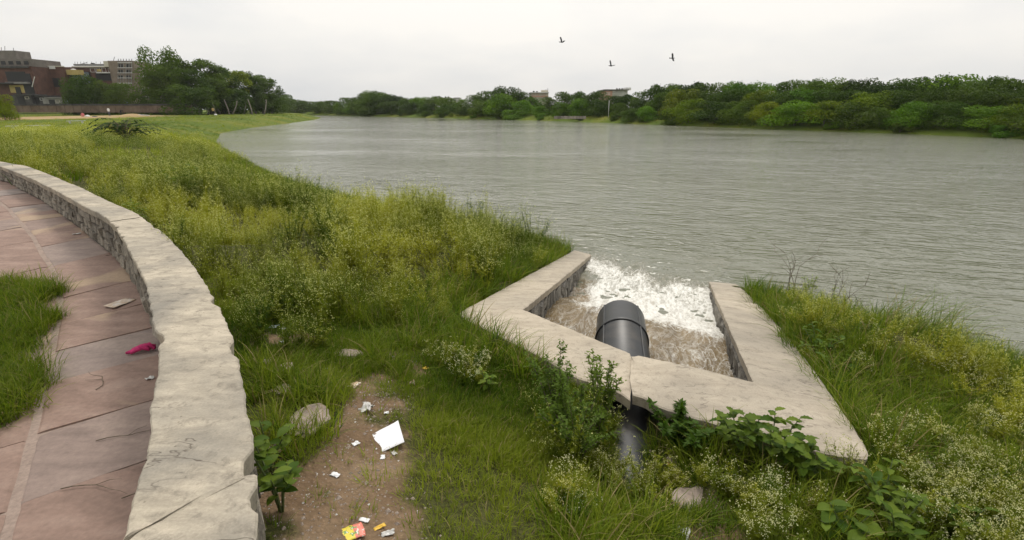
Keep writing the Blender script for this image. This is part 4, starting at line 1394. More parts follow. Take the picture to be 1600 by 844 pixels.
def bare_twigs(px, py, label, H_, seed, n=3, at=None):
    r = random.Random(seed)
    root = tag(empty('bare_twigs', at if at is not None else G(px, py)), label, 'twigs')
    for k in range(n):
        mb = MB()
        a = r.uniform(0, 6.283)
        p = Vector((0, 0, -.05)); d = Vector((math.cos(a) * .35, math.sin(a) * .35, 1)).normalized()
        pts = [p]
        for j in range(6):
            d = (d + Vector((r.gauss(0, .22), r.gauss(0, .22), r.gauss(0, .1)))).normalized()
            p = p + d * H_ / 6
            pts.append(p)
            if j > 1 and r.random() < .8:
                d2 = (d + Vector((r.gauss(0, .7), r.gauss(0, .7), .2))).normalized()
                q = [p]
                for _ in range(3):
                    d2 = (d2 + Vector((r.gauss(0, .25), r.gauss(0, .25), 0))).normalized(); q.append(q[-1] + d2 * H_ * .11)
                mb.tube(q, [.004, .003, .0025, .0012], 4, 0, False)
        mb.tube(pts, list(np.linspace(.007, .002, len(pts))), 5, 0, False)
        mb.obj('twig', M_twig, root)
bare_twigs(1240, 470, 'tall bare dead twigs at the water beside the right wing wall', 1.0, 5, 4)
bare_twigs(1300, 485, 'curled dry twigs at the shore right of the tall bare ones', .7, 8, 4)
bare_twigs(1330, 490, 'single reddish dry stalk at the shore above the golden weeds', .45, 9, 1)
bare_twigs(565, 322, 'lone tall seed stalk on the near shore against the lake', .95, 11, 1)
bare_twigs(395, 262, 'short dark stump-like stalk in the shallows of the left cove', .5, 12, 1)
def sedge(px, py, label, n, h, seed, az0=0.0):
    r = random.Random(seed)
    mb = MB()
    for _ in range(n):
        a = r.uniform(0, 6.283); q = .22 * math.sqrt(r.random())
        hh = h * r.uniform(.6, 1.1)
        blade(mb, Vector((q * math.cos(a), q * math.sin(a), -.05)), az0 + r.gauss(0, .7), hh, hh * r.uniform(.5, 1.2), .0045, 1 if r.random() < .2 else 0, 6, 1.3)
    o = mb.obj('sedge_clump', [M_leaf, M_dry])
    o.location = G(px, py)
    tag(o, label, 'sedge')
sedge(1390, 515, 'arching sedge leaning over the water, first of three along the right shore', 60, .75, 1)
sedge(1445, 530, 'thick arching sedge clump in the middle of the right shore', 80, .8, 2)
sedge(1480, 545, 'sedge clump farthest down the right shore beside the golden weeds', 50, .6, 3)
# ------------------------------------------------------------------ trees
M_bark = noisy('tree_bark', (.10, .085, .065), (.24, .21, .17), 3, .9, .3, .03)
M_crown = leafmat('tree_foliage', (.024, .058, .008), (.125, .18, .022), .32, .6, None, .35, True)
def crown_mesh(name, seed, R, Hc, z0, nl, per, ls, flat=1.0, droop=0.0, lob=(.30, .52), hollow=.55):
    r = np.random.default_rng(seed)
    vs, fs = [], []
    L = []
    for k in range(nl):
        a = r.uniform(0, 2 * np.pi); q = np.sqrt(r.random()) * .78
        zz = r.uniform(0, 1)
        lim = np.sqrt(max(.05, 1 - (abs(zz - .42) / .62) ** 2))
        L.append((np.array([np.cos(a) * q * R * lim, np.sin(a) * q * R * lim, z0 + Hc * zz * .86]), R * r.uniform(*lob) * (1 - .25 * zz)))
    for c, rad in L:
        n = int(per * (rad / (R * .4)) ** 2)
        d = r.normal(size=(n, 3)); d[:, 2] += .25
        d /= np.linalg.norm(d, axis=1)[:, None]
        rr_ = rad * (hollow + (1.08 - hollow) * r.random(n) ** .6) * np.where(r.random(n) < .08, r.uniform(1.0, 1.22, n), 1)
        P = c + d * rr_[:, None] * np.array([1, 1, .72 * flat])
        P[:, 2] -= droop * np.hypot(P[:, 0], P[:, 1]) ** 2 / R
        nrm = d + r.normal(size=(n, 3)) * .7; nrm /= np.linalg.norm(nrm, axis=1)[:, None]
        t1 = np.cross(nrm, r.normal(size=(n, 3))); t1 /= np.linalg.norm(t1, axis=1)[:, None] + 1e-9
        t2 = np.cross(nrm, t1)
        s = (ls * r.uniform(.55, 1.3, n))[:, None]
        q4 = np.stack([P - t1 * s, P - t2 * s * .5, P + t1 * s, P + t2 * s * .5], 1)
        vs.append(q4.reshape(-1, 3))
    vs = np.concatenate(vs)
    n = len(vs) // 4
    me = bpy.data.meshes.new(name)
    me.vertices.add(len(vs)); me.vertices.foreach_set('co', vs.astype(np.float32).ravel())
    me.loops.add(n * 4); me.loops.foreach_set('vertex_index', np.arange(n * 4, dtype=np.int32))
    me.polygons.add(n); me.polygons.foreach_set('loop_start', (np.arange(n) * 4).astype(np.int32))
    me.update(calc_edges=True)
    me.materials.append(M_crown)
    return me, L
def trunk_mesh(name, L, base_r, zsplit, seed, lean=(0, 0), maxl=9):
    r = random.Random(seed)
    mb = MB()
    top = Vector((lean[0], lean[1], zsplit))
    mb.tube([(0, 0, -.4), (lean[0] * .3, lean[1] * .3, zsplit * .4), top], [base_r * 1.25, base_r, base_r * .8], 8)
    for c, rad in L[:maxl]:
        c = Vector(c)
        m_ = top.lerp(c, .5) + Vector((r.uniform(-.2, .2), r.uniform(-.2, .2), r.uniform(.0, .4)))
        mb.tube([top - Vector((0, 0, .1)), m_, c], [base_r * .6, base_r * .38, base_r * .14], 5, 0, False)
    return mb.mesh(name, M_bark, True)
TF = {}
def form(key, h, *a, **k):
    tr = k.pop('tr')
    cm, L = crown_mesh(key + '_crown', *a, **k)
    zz_ = np.empty(len(cm.vertices) * 3, np.float32); cm.vertices.foreach_get('co', zz_)
    h = float(np.percentile(zz_[2::3], 99.3))
    TF[key] = (h, cm, trunk_mesh(key + '_trunk', sorted(L, key=lambda q: q[0][2]), *tr))
for k in range(4):
    form('thorn%d' % k, 6.0, 200 + k, 4.6, 5.0, .5, 24, 330, .17, flat=.8, droop=.12, tr=(.14, .9, k))
for k in range(4):
    form('round%d' % k, 6.0, 220 + k, 3.6, 4.9, .3, 22, 380, .15, flat=1.0, tr=(.16, 1.4, k))
for k in range(2):
    form('bush%d' % k, 2.4, 240 + k, 1.8, 2.0, .15, 9, 420, .11, flat=.9, droop=.1, tr=(.06, .3, k))
for k in range(4):
    form('tall%d' % k, 16.0, 260 + k, 4.8, 13.0, 2.6, 36, 300, .27, flat=1.25, tr=(.28, 4.6, k, ((-1) ** k * 1.2, .4)), lob=(.24, .44), hollow=.35)
form('broadtall', 16.0, 281, 7.2, 12.5, 2.6, 48, 330, .27, flat=1.15, tr=(.4, 3.6, 9, (-1.8, .5)), lob=(.20, .38), hollow=.4)
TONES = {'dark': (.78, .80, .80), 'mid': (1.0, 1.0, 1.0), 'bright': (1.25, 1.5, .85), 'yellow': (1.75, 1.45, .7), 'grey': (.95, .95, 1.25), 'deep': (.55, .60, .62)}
def tree(name, key, p, h, label, group, tone='mid', wide=1.0, seed=0, cat='tree'):
    hh, cm, tm = TF[key]
    r = random.Random(seed * 13 + 3)
    s = h / hh
    root = empty(name, p, r.uniform(0, 6.28) if not key.startswith('broad') else 0)
    root.scale = (s * wide, s * wide, s)
    tag(root, label, cat, group)
    link('trunk', tm, root)
    c = link('crown', cm, root)
    j = r.uniform(.9, 1.1)
    c.color = tuple(v * j * r.uniform(.95, 1.05) for v in TONES[tone]) + (1,)
    return root
ORD = ['first', 'second', 'third', 'fourth', 'fifth', 'sixth', 'seventh', 'eighth', 'ninth', 'tenth', 'eleventh', 'twelfth', 'thirteenth', 'fourteenth', 'fifteenth', 'sixteenth',
       'seventeenth', 'eighteenth', 'nineteenth', 'twentieth']
ORD += ['twenty-' + o for o in ORD[:9]] + ['thirtieth'] + ['thirty-' + o for o in ORD[:9]] + ['fortieth'] + ['forty-' + o for o in ORD[:9]]
sky_x = [440, 460, 490, 530, 560, 575, 590, 610, 640, 680, 720, 740, 765, 790, 812, 830, 860, 880, 930, 950, 970, 1000, 1030, 1060, 1075, 1100, 1150, 1180, 1220, 1270, 1310, 1330, 1370, 1400, 1440, 1480, 1520, 1560, 1600, 1680]
sky_y = [152, 156, 158, 157, 151, 146, 141, 149, 152, 151, 156, 152, 144, 136, 144, 154, 152, 145, 142, 151, 148, 143, 134, 131, 129, 134, 128, 131, 128, 124, 128, 124, 130, 125, 120, 120, 122, 125, 122, 120]
fb_x = [p[0] for p in FB]; fb_y = [p[1] for p in FB]
def bank_spot(px, back):
    q = U(px, float(np.interp(px, fb_x, fb_y)) if px <= 1600 else 217.5 + (px - 1600) * .05, 0)
    d = Vector((q.x, q.y, 0)).normalized()
    q = q + d * back
    q.z = gp(q.x, q.y)
    return q
def h_to(px, py, q):
    return max(1.0, V(px, py, q.y).z - q.z)
rt = random.Random(5)
def row(xs, back, lift, keys, nm, text, group, tones, wide, jitter=4):
    n = len(xs)
    for k, x in enumerate(xs):
        q = bank_spot(x, back(x) * rt.uniform(.85, 1.15))
        top = float(np.interp(x, sky_x, sky_y)) + lift(x) + rt.uniform(-1, jitter)
        tn = rt.choice(tones)
        side = '%s from right' % ORD[n - 1 - k]
        tree(nm, rt.choice(keys), q, h_to(x, top, q) , '%s, %s' % (text % tn, side), group, tn, wide(x) * rt.uniform(.85, 1.2), k + len(nm))
bx = [478, 505, 520, 545, 560, 575, 590, 604, 620, 640, 658, 680, 700, 722, 745, 765, 790, 812, 836, 858, 880, 905, 930, 952, 972, 1000, 1028, 1052, 1076, 1104, 1130, 1150, 1180, 1215, 1245, 1275, 1305, 1335, 1370, 1405, 1440, 1480, 1520, 1560, 1600, 1640]
row(bx, lambda x: 14 if x > 600 else 10, lambda x: 0, ['round0', 'round1', 'round2', 'round3', 'thorn1'], 'bank_tree', '%s tree in the far bank skyline row', 'skyline trees on the far bank', ['dark', 'mid', 'mid', 'deep', 'bright', 'grey'], lambda x: 1.0 if x > 780 else 1.35, 2)
mx_ = [495, 530, 556, 585, 612, 640, 668, 696, 726, 756, 786, 815, 845, 875, 905, 935, 965, 995, 1030, 1065, 1100, 1140, 1180, 1220, 1262, 1305, 1350, 1395, 1440, 1490, 1540, 1590, 1640]
row(mx_, lambda x: 8 if x > 900 else 6.5, lambda x: 9 + max(0, (x - 980)) * .014, ['thorn0', 'thorn2', 'round1', 'thorn3', 'round2'], 'bank_tree', '%s bushy tree in the far bank middle row', 'middle row of trees on the far bank', ['dark', 'mid', 'dark', 'bright', 'mid', 'yellow'], lambda x: 1.15 if x > 780 else 1.5, 4)
fx = [575, 625, 665, 705, 985, 1010, 1075, 1115, 1155, 1195, 1240, 1285, 1330, 1372, 1420, 1470, 1535, 1585, 1635]
row(fx, lambda x: 3.0 if x > 960 else 3.0, lambda x: 22 + max(0, (x - 980)) * .034, ['thorn0', 'thorn1', 'thorn2', 'thorn3'], 'thorn_tree', '%s spreading thorn tree at the far waterline', 'thorn trees along the far waterline', ['mid', 'bright', 'dark', 'mid', 'yellow', 'bright'], lambda x: 1.3, 4)
for px, top, back, key, tone, w, lab in ((1047, 172, 1.6, 'bush0', 'mid', 1.25, 'round grey-green bush alone at the far waterline below the skyline hump'), (905, 180, 1.5, 'bush1', 'dark', 1.2, 'small dark bush at the end of the low stone wall'),
        (800, 172, 1.2, 'bush0', 'bright', 1.7, 'wide bright bush at the far waterline below the cream house'), (780, 176, 1.0, 'bush1', 'mid', 1.3, 'low bush beside the wide bright one at the far waterline'), (845, 177, 1.4, 'bush1', 'bright', 1.2, 'green bush just right of the wide bright bush'),
        (1405, 192, .6, 'bush1', 'mid', 1.6, 'low sprawling bush touching the water opposite the outfall'), (1300, 190, 1.0, 'bush0', 'bright', 1.3, 'bright low bush at the water under the thorn trees'), (1565, 196, .8, 'bush0', 'bright', 1.5, 'bright green bush by the water near the right edge'),
        (690, 178, 1.2, 'bush1', 'dark', 1.5, 'dark rounded bush at the water far across the lake'), (740, 180, 1.2, 'bush0', 'bright', 1.3, 'small bright bush left of the grassy far bank'), (960, 178, 3.0, 'bush1', 'dark', 1.4, 'dark bush on the grassy bank left of the lamp pole'), (1005, 182, 2.0, 'bush0', 'mid', 1.3, 'bush on the grassy bank right of the lamp pole')):
    q = bank_spot(px, back)
    tree('waterside_bush', key, q, h_to(px, top, q), lab, 'bushes along the far waterline', tone, w, int(px), 'bush')
# distant trees where the lake ends, grey-blue haze put into their crown colour
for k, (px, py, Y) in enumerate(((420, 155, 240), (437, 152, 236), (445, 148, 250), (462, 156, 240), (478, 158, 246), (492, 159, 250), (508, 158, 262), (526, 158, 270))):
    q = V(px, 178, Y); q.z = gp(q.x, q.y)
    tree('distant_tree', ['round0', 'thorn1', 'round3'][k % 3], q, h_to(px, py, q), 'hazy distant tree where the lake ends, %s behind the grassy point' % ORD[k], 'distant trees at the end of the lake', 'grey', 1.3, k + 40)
# tall grove on the near shore
gv = [(264, 76, 128, 'broadtall', 'mid', .72, 'tallest tree of the grove, broad with a leaning pale trunk'), (285, 92, 134, 'tall1', 'dark', 1.5, 'dense dark tree right behind the tallest of the grove'), (240, 138, 136, 'round1', 'dark', 1.0, 'low dark tree at the building side of the grove'),
      (262, 112, 126, 'tall3', 'mid', 1.4, 'full green tree in front of the tallest one'), (330, 94, 138, 'tall2', 'mid', 1.15, 'slim tall tree with a tufted top in the middle of the grove'), (312, 110, 130, 'tall0', 'dark', 1.5, 'dark tree just left of the tufted slim one'), (352, 106, 142, 'tall0', 'dark', 1.35, 'dark tree behind the slim tufted one'), (372, 112, 146, 'tall3', 'yellow', 1.35, 'olive-tinted tree toward the lake end of the grove'), (344, 124, 134, 'tall2', 'mid', 1.6, 'full tree under the olive-tinted one'),
      (392, 113, 150, 'tall1', 'dark', 1.3, 'dark upright tree third from the lake end'), (410, 118, 154, 'tall2', 'mid', 1.3, 'upright tree second from the lake end of the grove'), (427, 124, 158, 'tall0', 'dark', 1.2, 'last tree of the grove at its lake end'), (400, 136, 148, 'tall3', 'dark', 1.6, 'low dense tree before the lake end of the grove'), (300, 134, 125, 'round2', 'dark', 1.5, 'low dark understory tree at the foot of the grove'), (362, 140, 138, 'round0', 'dark', 1.6, 'low dark tree between the pale leaning trunks'), (425, 146, 155, 'round3', 'dark', 1.3, 'bushy tree at the foot of the last grove tree'), (330, 140, 142, 'round2', 'deep', 1.6, 'deep-toned low tree behind the grove trunks'), (270, 142, 140, 'round3', 'deep', 1.6, 'deep-toned low tree behind the tallest one')]
for k, (px, top, Y, key, tone, w, lab) in enumerate(gv):
    q = V(px, 175, Y); q.z = gp(q.x, q.y)
    tree('grove_tree', key, q, h_to(px, top, q), lab, 'grove on the near shore', tone, w, k + 70)
for k, (px, top, Y, key, tone, w, lab) in enumerate([(142, 119, 132, 'round0', 'dark', .85, 'dark bushy tree before the brick houses'), (172, 128, 135, 'round2', 'dark', .9, 'dark tree in the middle before the scaffolded house'), (193, 131, 133, 'round3', 'mid', .95, 'bushy tree before the beige apartment house'), (122, 140, 130, 'round1', 'dark', .7, 'small dark tree left of the bushy ones'),
        (8, 147, 72, 'thorn1', 'yellow', .6, 'yellow-green bush at the left edge of the field')]):
    q = V(px, 175 if Y > 100 else 186, Y); q.z = gp(q.x, q.y)
    tree('street_tree', key, q, h_to(px, top, q), lab, 'trees before the houses' if Y > 100 else None, tone, w, k + 90)
# pale leaning trunks under the grove
M_pale = noisy('pale_eucalyptus_bark', (.15, .13, .105), (.27, .24, .20), 2, .8, .2, .02)
for k, (x0, y0, x1, y1, Y) in enumerate(((294, 176, 276, 148, 124), (312, 175, 303, 158, 126), (358, 176, 352, 160, 130), (362, 176, 370, 162, 131), (394, 176, 389, 160, 133), (336, 175, 331, 158, 129), (412, 176, 416, 160, 137), (380, 176, 384, 164, 136), (326, 175, 322, 162, 131))):
    a = V(x0, y0, Y); a.z = gp(a.x, a.y) - .2
    e = V(x1, y1, Y + 1)
    mb = MB()
    mb.tube([Vector((0, 0, 0)), (e - a) * .5 + Vector((.12, 0, 0)), e - a, (e - a) * 1.15 + Vector((-.2, .2, .2))], [.19, .15, .12, .08], 7)
    o = mb.obj('leaning_trunk', M_pale, None, True)
    o.location = a
    tag(o, 'pale leaning bare trunk under the grove, %s from the houses' % ORD[sum(1 for q in (294, 312, 358, 362, 394, 336, 412, 380, 326) if q < x0)], 'tree trunk', 'leaning trunks under the grove')

# ------------------------------------------------------------------ houses
M_brick = noisy('red_brick_wall', (.085, .046, .036), (.15, .080, .060), .6, .95, .2, .02, None, 9)
M_conc = noisy('raw_grey_concrete', (.17, .165, .155), (.30, .29, .275), .5, .95, .2, .02)
M_beige = noisy('beige_plaster', (.36, .30, .225), (.46, .39, .30), .4, .9, 0)
M_cream = noisy('cream_plaster', (.50, .46, .36), (.62, .58, .47), .4, .9, 0)
M_pinkp = noisy('pink_plaster', (.46, .28, .21), (.58, .37, .28), .4, .9, 0)
M_white = noisy('white_plaster', (.58, .57, .54), (.72, .71, .68), .5, .9, 0)
M_yel = noisy('ochre_plaster', (.38, .29, .10), (.52, .41, .17), .5, .9, 0)
M_blue = noisy('blue_grey_plaster', (.15, .19, .24), (.25, .29, .34), .5, .9, 0)
M_shade = plain('opening_shade', (.012, .012, .013), .5)  # near-black colour for panels that stand for the shade inside openings
M_glass = plain('dark_window_glass', (.025, .03, .035), .12, 0, .6)
M_tin = noisy('dark_tin_sheet', (.03, .03, .033), (.10, .095, .09), 1, .7, 0)
M_tank = plain('black_tank_plastic', (.02, .02, .022), .5)
def rect(px0, px1, py0, py1, Y):
    a, e = V(px0, py1, Y), V(px1, py0, Y)
    return a.x, e.x, a.z, e.z
class House:
    def __init__(s, name, label, px, Y, cat='building', group=None):
        g = V(px, 170, Y); s.Y = Y
        s.o = empty(name, (g.x, Y, gp(g.x, Y)))
        tag(s.o, label, cat, group)
    def slab(s, nm, mat_, px0, px1, py0, py1, dep=8, fwd=0, parent=None):
        """a block whose front shows as that rectangle"""
        x0, x1, z0, z1 = rect(px0, px1, py0, py1, s.Y - fwd)
        mb = MB()
        mb.box(((x0 + x1) / 2, s.Y - fwd + dep / 2, (z0 + z1) / 2), (x1 - x0, dep, z1 - z0))
        o = mb.obj(nm, mat_)
        p = parent or s.o
        if parent is not None:
            o.parent = parent
            o.matrix_parent_inverse = Matrix.Translation(s.o.location).inverted()
        else: under(o, s.o)
        return o
    def window(s, px0, px1, py0, py1, fr=M_white, gl=M_glass, fwd=.0):
        x0, x1, z0, z1 = rect(px0, px1, py0, py1, s.Y - fwd)
        e = .09
        mb = MB()
        yy = s.Y - fwd - .03
        mb.box(((x0 + x1) / 2, yy, z0 + e / 2), (x1 - x0, .10, e)); mb.box(((x0 + x1) / 2, yy, z1 - e / 2), (x1 - x0, .10, e))
        mb.box((x0 + e / 2, yy, (z0 + z1) / 2), (e, .096, z1 - z0 - 2 * e)); mb.box((x1 - e / 2, yy, (z0 + z1) / 2), (e, .096, z1 - z0 - 2 * e))
        w = mb.obj('window', fr); under(w, s.o)
        mb = MB()
        mb.box(((x0 + x1) / 2, s.Y - fwd - .012, (z0 + z1) / 2), (x1 - x0 - 2 * e + .004, .03, z1 - z0 - 2 * e + .004))
        o = mb.obj('pane', gl)
        o.parent = w
        o.matrix_parent_inverse = Matrix.Translation(s.o.location).inverted()
    def tank(s, px, py0, py1, wpx, Y=None, mat_=M_tank):
        Y = Y or s.Y + 2
        x0, x1, z0, z1 = rect(px - wpx / 2, px + wpx / 2, py0, py1, Y)
        mb = MB(); R_ = (x1 - x0) / 2; c = (x0 + x1) / 2
        mb.tube([(c, Y, z0), (c, Y, z0 + (z1 - z0) * .75), (c, Y, z0 + (z1 - z0) * .93), (c, Y, z1)], [R_, R_, R_ * .6, R_ * .25], 12)
        under(mb.obj('water_tank', mat_, None, True), s.o)
    def pole(s, px, py0, py1, Y=None, r=.06, mat_=M_tin, nm='roof_rod', dx=0):
        Y = Y or s.Y + 1
        mb = MB(); mb.tube([V(px, py1, Y), V(px + dx, py0, Y)], r, 5)
        under(mb.obj(nm, mat_), s.o)
M_beige2_ = noisy('dusty_grey_plaster', (.13, .115, .10), (.23, .205, .18), .5, .95, .2, .02)
h = House('brick_house', 'unfinished red brick house with raw grey concrete upper storey at the far left', 20, 160)
h.slab('wall', M_brick, -60, 48, 104, 172, 14)
h.slab('upper_storey', M_beige2_, -60, 49, 92, 104, 10, -1)
for a_ in (2, 14, 26, 38): h.slab('opening_shade_panel', M_shade, a_, a_ + 5, 95.5, 101, .3, -.85)
h.slab('stair_head', M_beige2_, -20, 23, 79, 92, 5, -3)
h.slab('roof_slab', M_tin, -62, 42, 103, 106, 10, .5)
h.slab('balcony', M_conc, 8, 42, 128, 131, 2, 1.2)
h.slab('balcony_opening_shade', M_shade, 12, 38, 112, 127.5, .3, .15)
h.slab('ground_floor_front', M_yel, 17, 38, 133, 145, .3, .12)
h.slab('doorway_shade', M_shade, 26, 30.5, 136, 147, .3, .3)
h.slab('alley_shade_panel', M_shade, 40, 46, 115, 147, .3, .16)  # black strip painted for the shade beside the house, no hollow behind it
h.slab('canopy', M_tin, -20, 17, 129, 131, 2.5, 2)
for px, a in ((2, 74), (7.5, 72), (21, 75)): h.pole(px, a, 82, 164)
h = House('blank_brick_house', 'long blank red brick house with a small yellow patch under its roof', 72, 166)
h.slab('wall', M_brick, 46, 98, 104.5, 172, 12)
h.slab('yellow_patch', M_cream, 62.5, 74.5, 105.5, 113, .3, .1)
h.slab('white_patch', M_white, 77, 85, 103, 108, .3, .12)
h.slab('parapet', M_cream, 50, 96, 103, 104.4, 1, .05)
h.window(65, 68, 108, 112, M_cream)
h.slab('doorway_shade_panel', M_shade, 85, 92, 122, 136, .3, .14)
h.pole(50, 120, 136, 150, .1, M_white, 'leaning_pole', 4)
h = House('blue_grey_house', 'narrow blue-grey house with ochre balcony between the brick houses', 108, 168)
h.slab('wall', M_blue, 96, 123, 112, 172, 10)
h.slab('ochre_balcony', M_yel, 103, 122, 109, 117, 2, 1.2)
h.slab('door_opening_shade', M_shade, 108, 113, 118, 126, .3, .15)
h.window(99, 103, 118, 124, M_white)
h.tank(115, 107.5, 113, 6.5, 169, M_white)
h = House('terraced_brick_house', 'brick house with white window frames and cluttered roof terrace', 145, 172)
h.slab('wall', M_brick, 114, 184, 105, 172, 12)
h.slab('roof_slab', M_cream, 112, 186, 103.6, 105.2, 13, .5)
h.slab('roof_parapet', M_conc, 115, 165, 100, 102.8, 1, .2)
for k, (a, e) in enumerate(((142, 148), (151, 156), (160, 165), (170, 174))): h.window(a, e, 106.5, 113)
h.slab('balcony_opening_shade', M_shade, 151, 172, 114.5, 126, .4, .2)
h.slab('balcony_opening_shade', M_shade, 124, 140, 112, 122, .4, .2)
h.slab('balcony_ledge', M_white, 150, 176, 113, 114.4, 1.5, 1)
h.slab('ochre_blind', M_yel, 152, 157, 108, 112, .3, .35)
for px in (117, 121, 126, 131, 136, 143, 150, 157, 162): h.pole(px, 96.5, 100.5, 173, .05)
h.pole(124, 98, 101, 173, .09, M_tin, 'roof_rail', 12); h.tank(145, 98.3, 100.4, 5, 176)
h = House('cream_stair_house', 'cream rooftop room with a white framed window beside the scaffold', 173, 174)
h.slab('wall', M_cream, 163, 184, 95.5, 104.5, 6, 3)
h.slab('lower_wall', M_white, 176, 184.5, 106, 118, 5, 3)
h.window(178, 182, 108, 114, M_conc, M_glass, 3.02)
h.pole(177, 89, 96, 175, .07, dx=2)
M_beige2 = noisy('stained_brown_plaster', (.16, .125, .095), (.30, .245, .19), .5, .9, 0)
h = House('scaffold_tower', 'stained brown house wrapped in vertical scaffolding poles', 196, 170)
h.slab('wall', M_beige2, 185, 207, 95, 172, 8)
for px in (184, 188, 192, 196.5, 201, 205): h.pole(px, 92, 135, 168.6, .10, M_conc, 'scaffold_pole', .8)
for py in (98, 106, 114, 122, 130): h.pole(183.5, py, py, 168.4, .08, M_white, 'scaffold_rail', 23)
for k, (a, e) in enumerate(((186, 191), (198, 203))):
    for py in (100, 109, 118): h.slab('opening_shade_panel', M_shade, a, e, py, py + 5.5, .3, .15)
h = House('beige_apartment_house', 'beige apartment house with pale floor bands beside the grove', 219, 172)
h.slab('wall', M_beige, 206, 236, 106, 176, 14)
h.slab('roof_slab', M_conc, 204, 238, 104.5, 106.4, 15, .4)
for py in (118, 129, 140, 151, 162): h.slab('floor_band', M_white, 206, 236, py, py + 2.4, 1.2, .8)
for py in (109.5, 121.5, 132.5, 143.5, 154.5):
    for a in (209, 217, 226): h.window(a, a + 5, py, py + 6, M_white)
h.slab('stair_head', M_conc, 203, 212, 100, 105, 4, -2)
# low sheds and the boundary wall of the field
for k, (a, e, py0, py1, Y, mt_, lab) in enumerate(((22, 48, 147, 163, 150, M_tin, 'dark tin-roofed shed below the ochre house front'), (48, 70, 149, 164, 151, M_tin, 'low dark shed below the blank brick house'), (70, 96, 152, 164, 149, M_conc, 'grey shack with a pale roof edge below the brick houses'),
                                             (100, 126, 152, 164, 150, M_blue, 'bluish shack half hidden by the dark tree'), (132, 158, 153, 164, 151, M_conc, 'low grey shed behind the bushy trees'), (162, 186, 154, 164, 150, M_blue, 'blue shed behind the street trees'), (214, 240, 152, 166, 150, M_beige, 'low beige shed at the foot of the beige apartment house'))):
    h = House('shed', lab, (a + e) / 2, Y, 'shed', 'sheds along the field wall')
    h.slab('wall', mt_, a, e, py0 + 1.5, py1 + 6, 4)
    h.slab('roof_sheet', M_tin if k not in (2, 4) else M_conc, a - 1, e + 1, py0, py0 + 1.7, 5, .5)
    h.slab('doorway_shade', M_shade, a + (e - a) * .35, a + (e - a) * .55, py0 + 4, py1 + 5, .3, .12)
    h.window(a + (e - a) * .68, a + (e - a) * .88, py0 + 4, py0 + 8, M_white if k % 2 else M_cream)
M_oldwall = noisy('stained_old_brick', (.11, .075, .055), (.22, .165, .125), .5, .95, .2, .02)
h = House('field_wall', 'long low brick wall with dark coping between the field and the sheds', 160, 122, 'wall')
for k in range(21):
    a = 20 + k * 13.2
    h.slab('wall_panel', M_oldwall, a, a + 12.6, 165.2, 176, .3, 0)
    h.slab('coping', M_tin, a - .3, a + 12.9, 162.4, 165, .6, .12)
    h.slab('pier', M_oldwall, a + 12.3, a + 13.5, 163.8, 176, .5, .1)
# far side houses
h = House('cream_far_house', 'cream and pink house with tall windows above the far bank trees', 842, 150)
h.slab('wall', M_cream, 829, 857, 145, 172, 10)
h.slab('roof_slab', M_white, 828, 858, 144, 145.4, 11, .5)
h.slab('upper_band', M_pinkp, 830, 856, 150, 152, .4, .2)
for a in (831.5, 837, 841.5, 846, 851): h.window(a, a + 3.2, 152.3, 157.5, M_white)
for a in (832, 838, 848): h.window(a, a + 4, 146, 149.5, M_pinkp)
h.slab('stair_head', M_cream, 846, 856, 141, 144.4, 3, -2)
h.tank(834, 142, 144.5, 3, 153); h.tank(839, 142.4, 144.5, 3, 153); h.pole(856, 138, 144, 153, .07); h.pole(853, 139.5, 144, 153, .06)
h = House('pink_far_house', 'pink and white flat roofed house above the far bank trees', 963, 140)
h.slab('wall', M_pinkp, 945, 957, 142, 170, 10)
h.slab('white_wing', M_white, 955, 981, 140.5, 170, 9, -.6)
h.slab('roof_slab', M_conc, 944, 983, 139.6, 141.2, 11, .3)
for a in (946.5, 950.5): h.window(a, a + 2.4, 144.5, 148.5, M_white)
for a in (957.5, 964, 971): h.window(a, a + 4, 143.2, 147, M_white)
h.slab('stair_head', M_white, 977, 986, 137, 141, 3, -2)
h.tank(964, 138, 139.8, 3, 143); h.tank(968, 138, 139.8, 3, 143); h.tank(972, 138, 139.8, 3, 143)
h = House('white_far_house', 'small white house with two dark roof tanks far across the lake', 699, 175)
h.slab('wall', M_white, 694.5, 702.5, 152.5, 172, 6)
h.window(697, 699, 154.5, 157, M_conc); h.tank(696.3, 150.6, 152.6, 2.2, 177); h.tank(700.6, 150.6, 152.6, 2.2, 177)
h = House('second_white_far_house', 'low white house just right of the small white one', 715, 178)
h.slab('wall', M_white, 709, 718, 153.2, 172, 6)
h.slab('roof_slab', M_conc, 708.5, 718.5, 152.6, 153.4, 6.5, .2)
# low stone wall and lamp pole on the far bank
h = House('far_stone_wall', 'low grey stone retaining wall on the grassy far bank', 890, 113.5, 'wall')
for k in range(10):
    a = 866 + k * 5.0
    h.slab('stone_block', M_stone, a, a + 4.7, 181.6 + .1 * (k % 3), 186, .6, .04 * (k % 2))
o = MB()
b0 = bank_spot(950, 5.5)
o.tube([(0, 0, -.3), (0, 0, 3.6)], [.07, .05], 8)
pole_o = empty('lamp_pole', b0); tag(pole_o, 'thin pale lamp pole on the grassy far bank', 'lamp pole')
o.obj('pole', M_white, pole_o, True)
mb = MB(); mb.tube([(0, 0, 3.55), (.3, -.3, 3.75)], .03, 6); mb.box((.36, -.36, 3.76), (.3, .16, .07)); mb.obj('lamp_head', M_conc, pole_o)

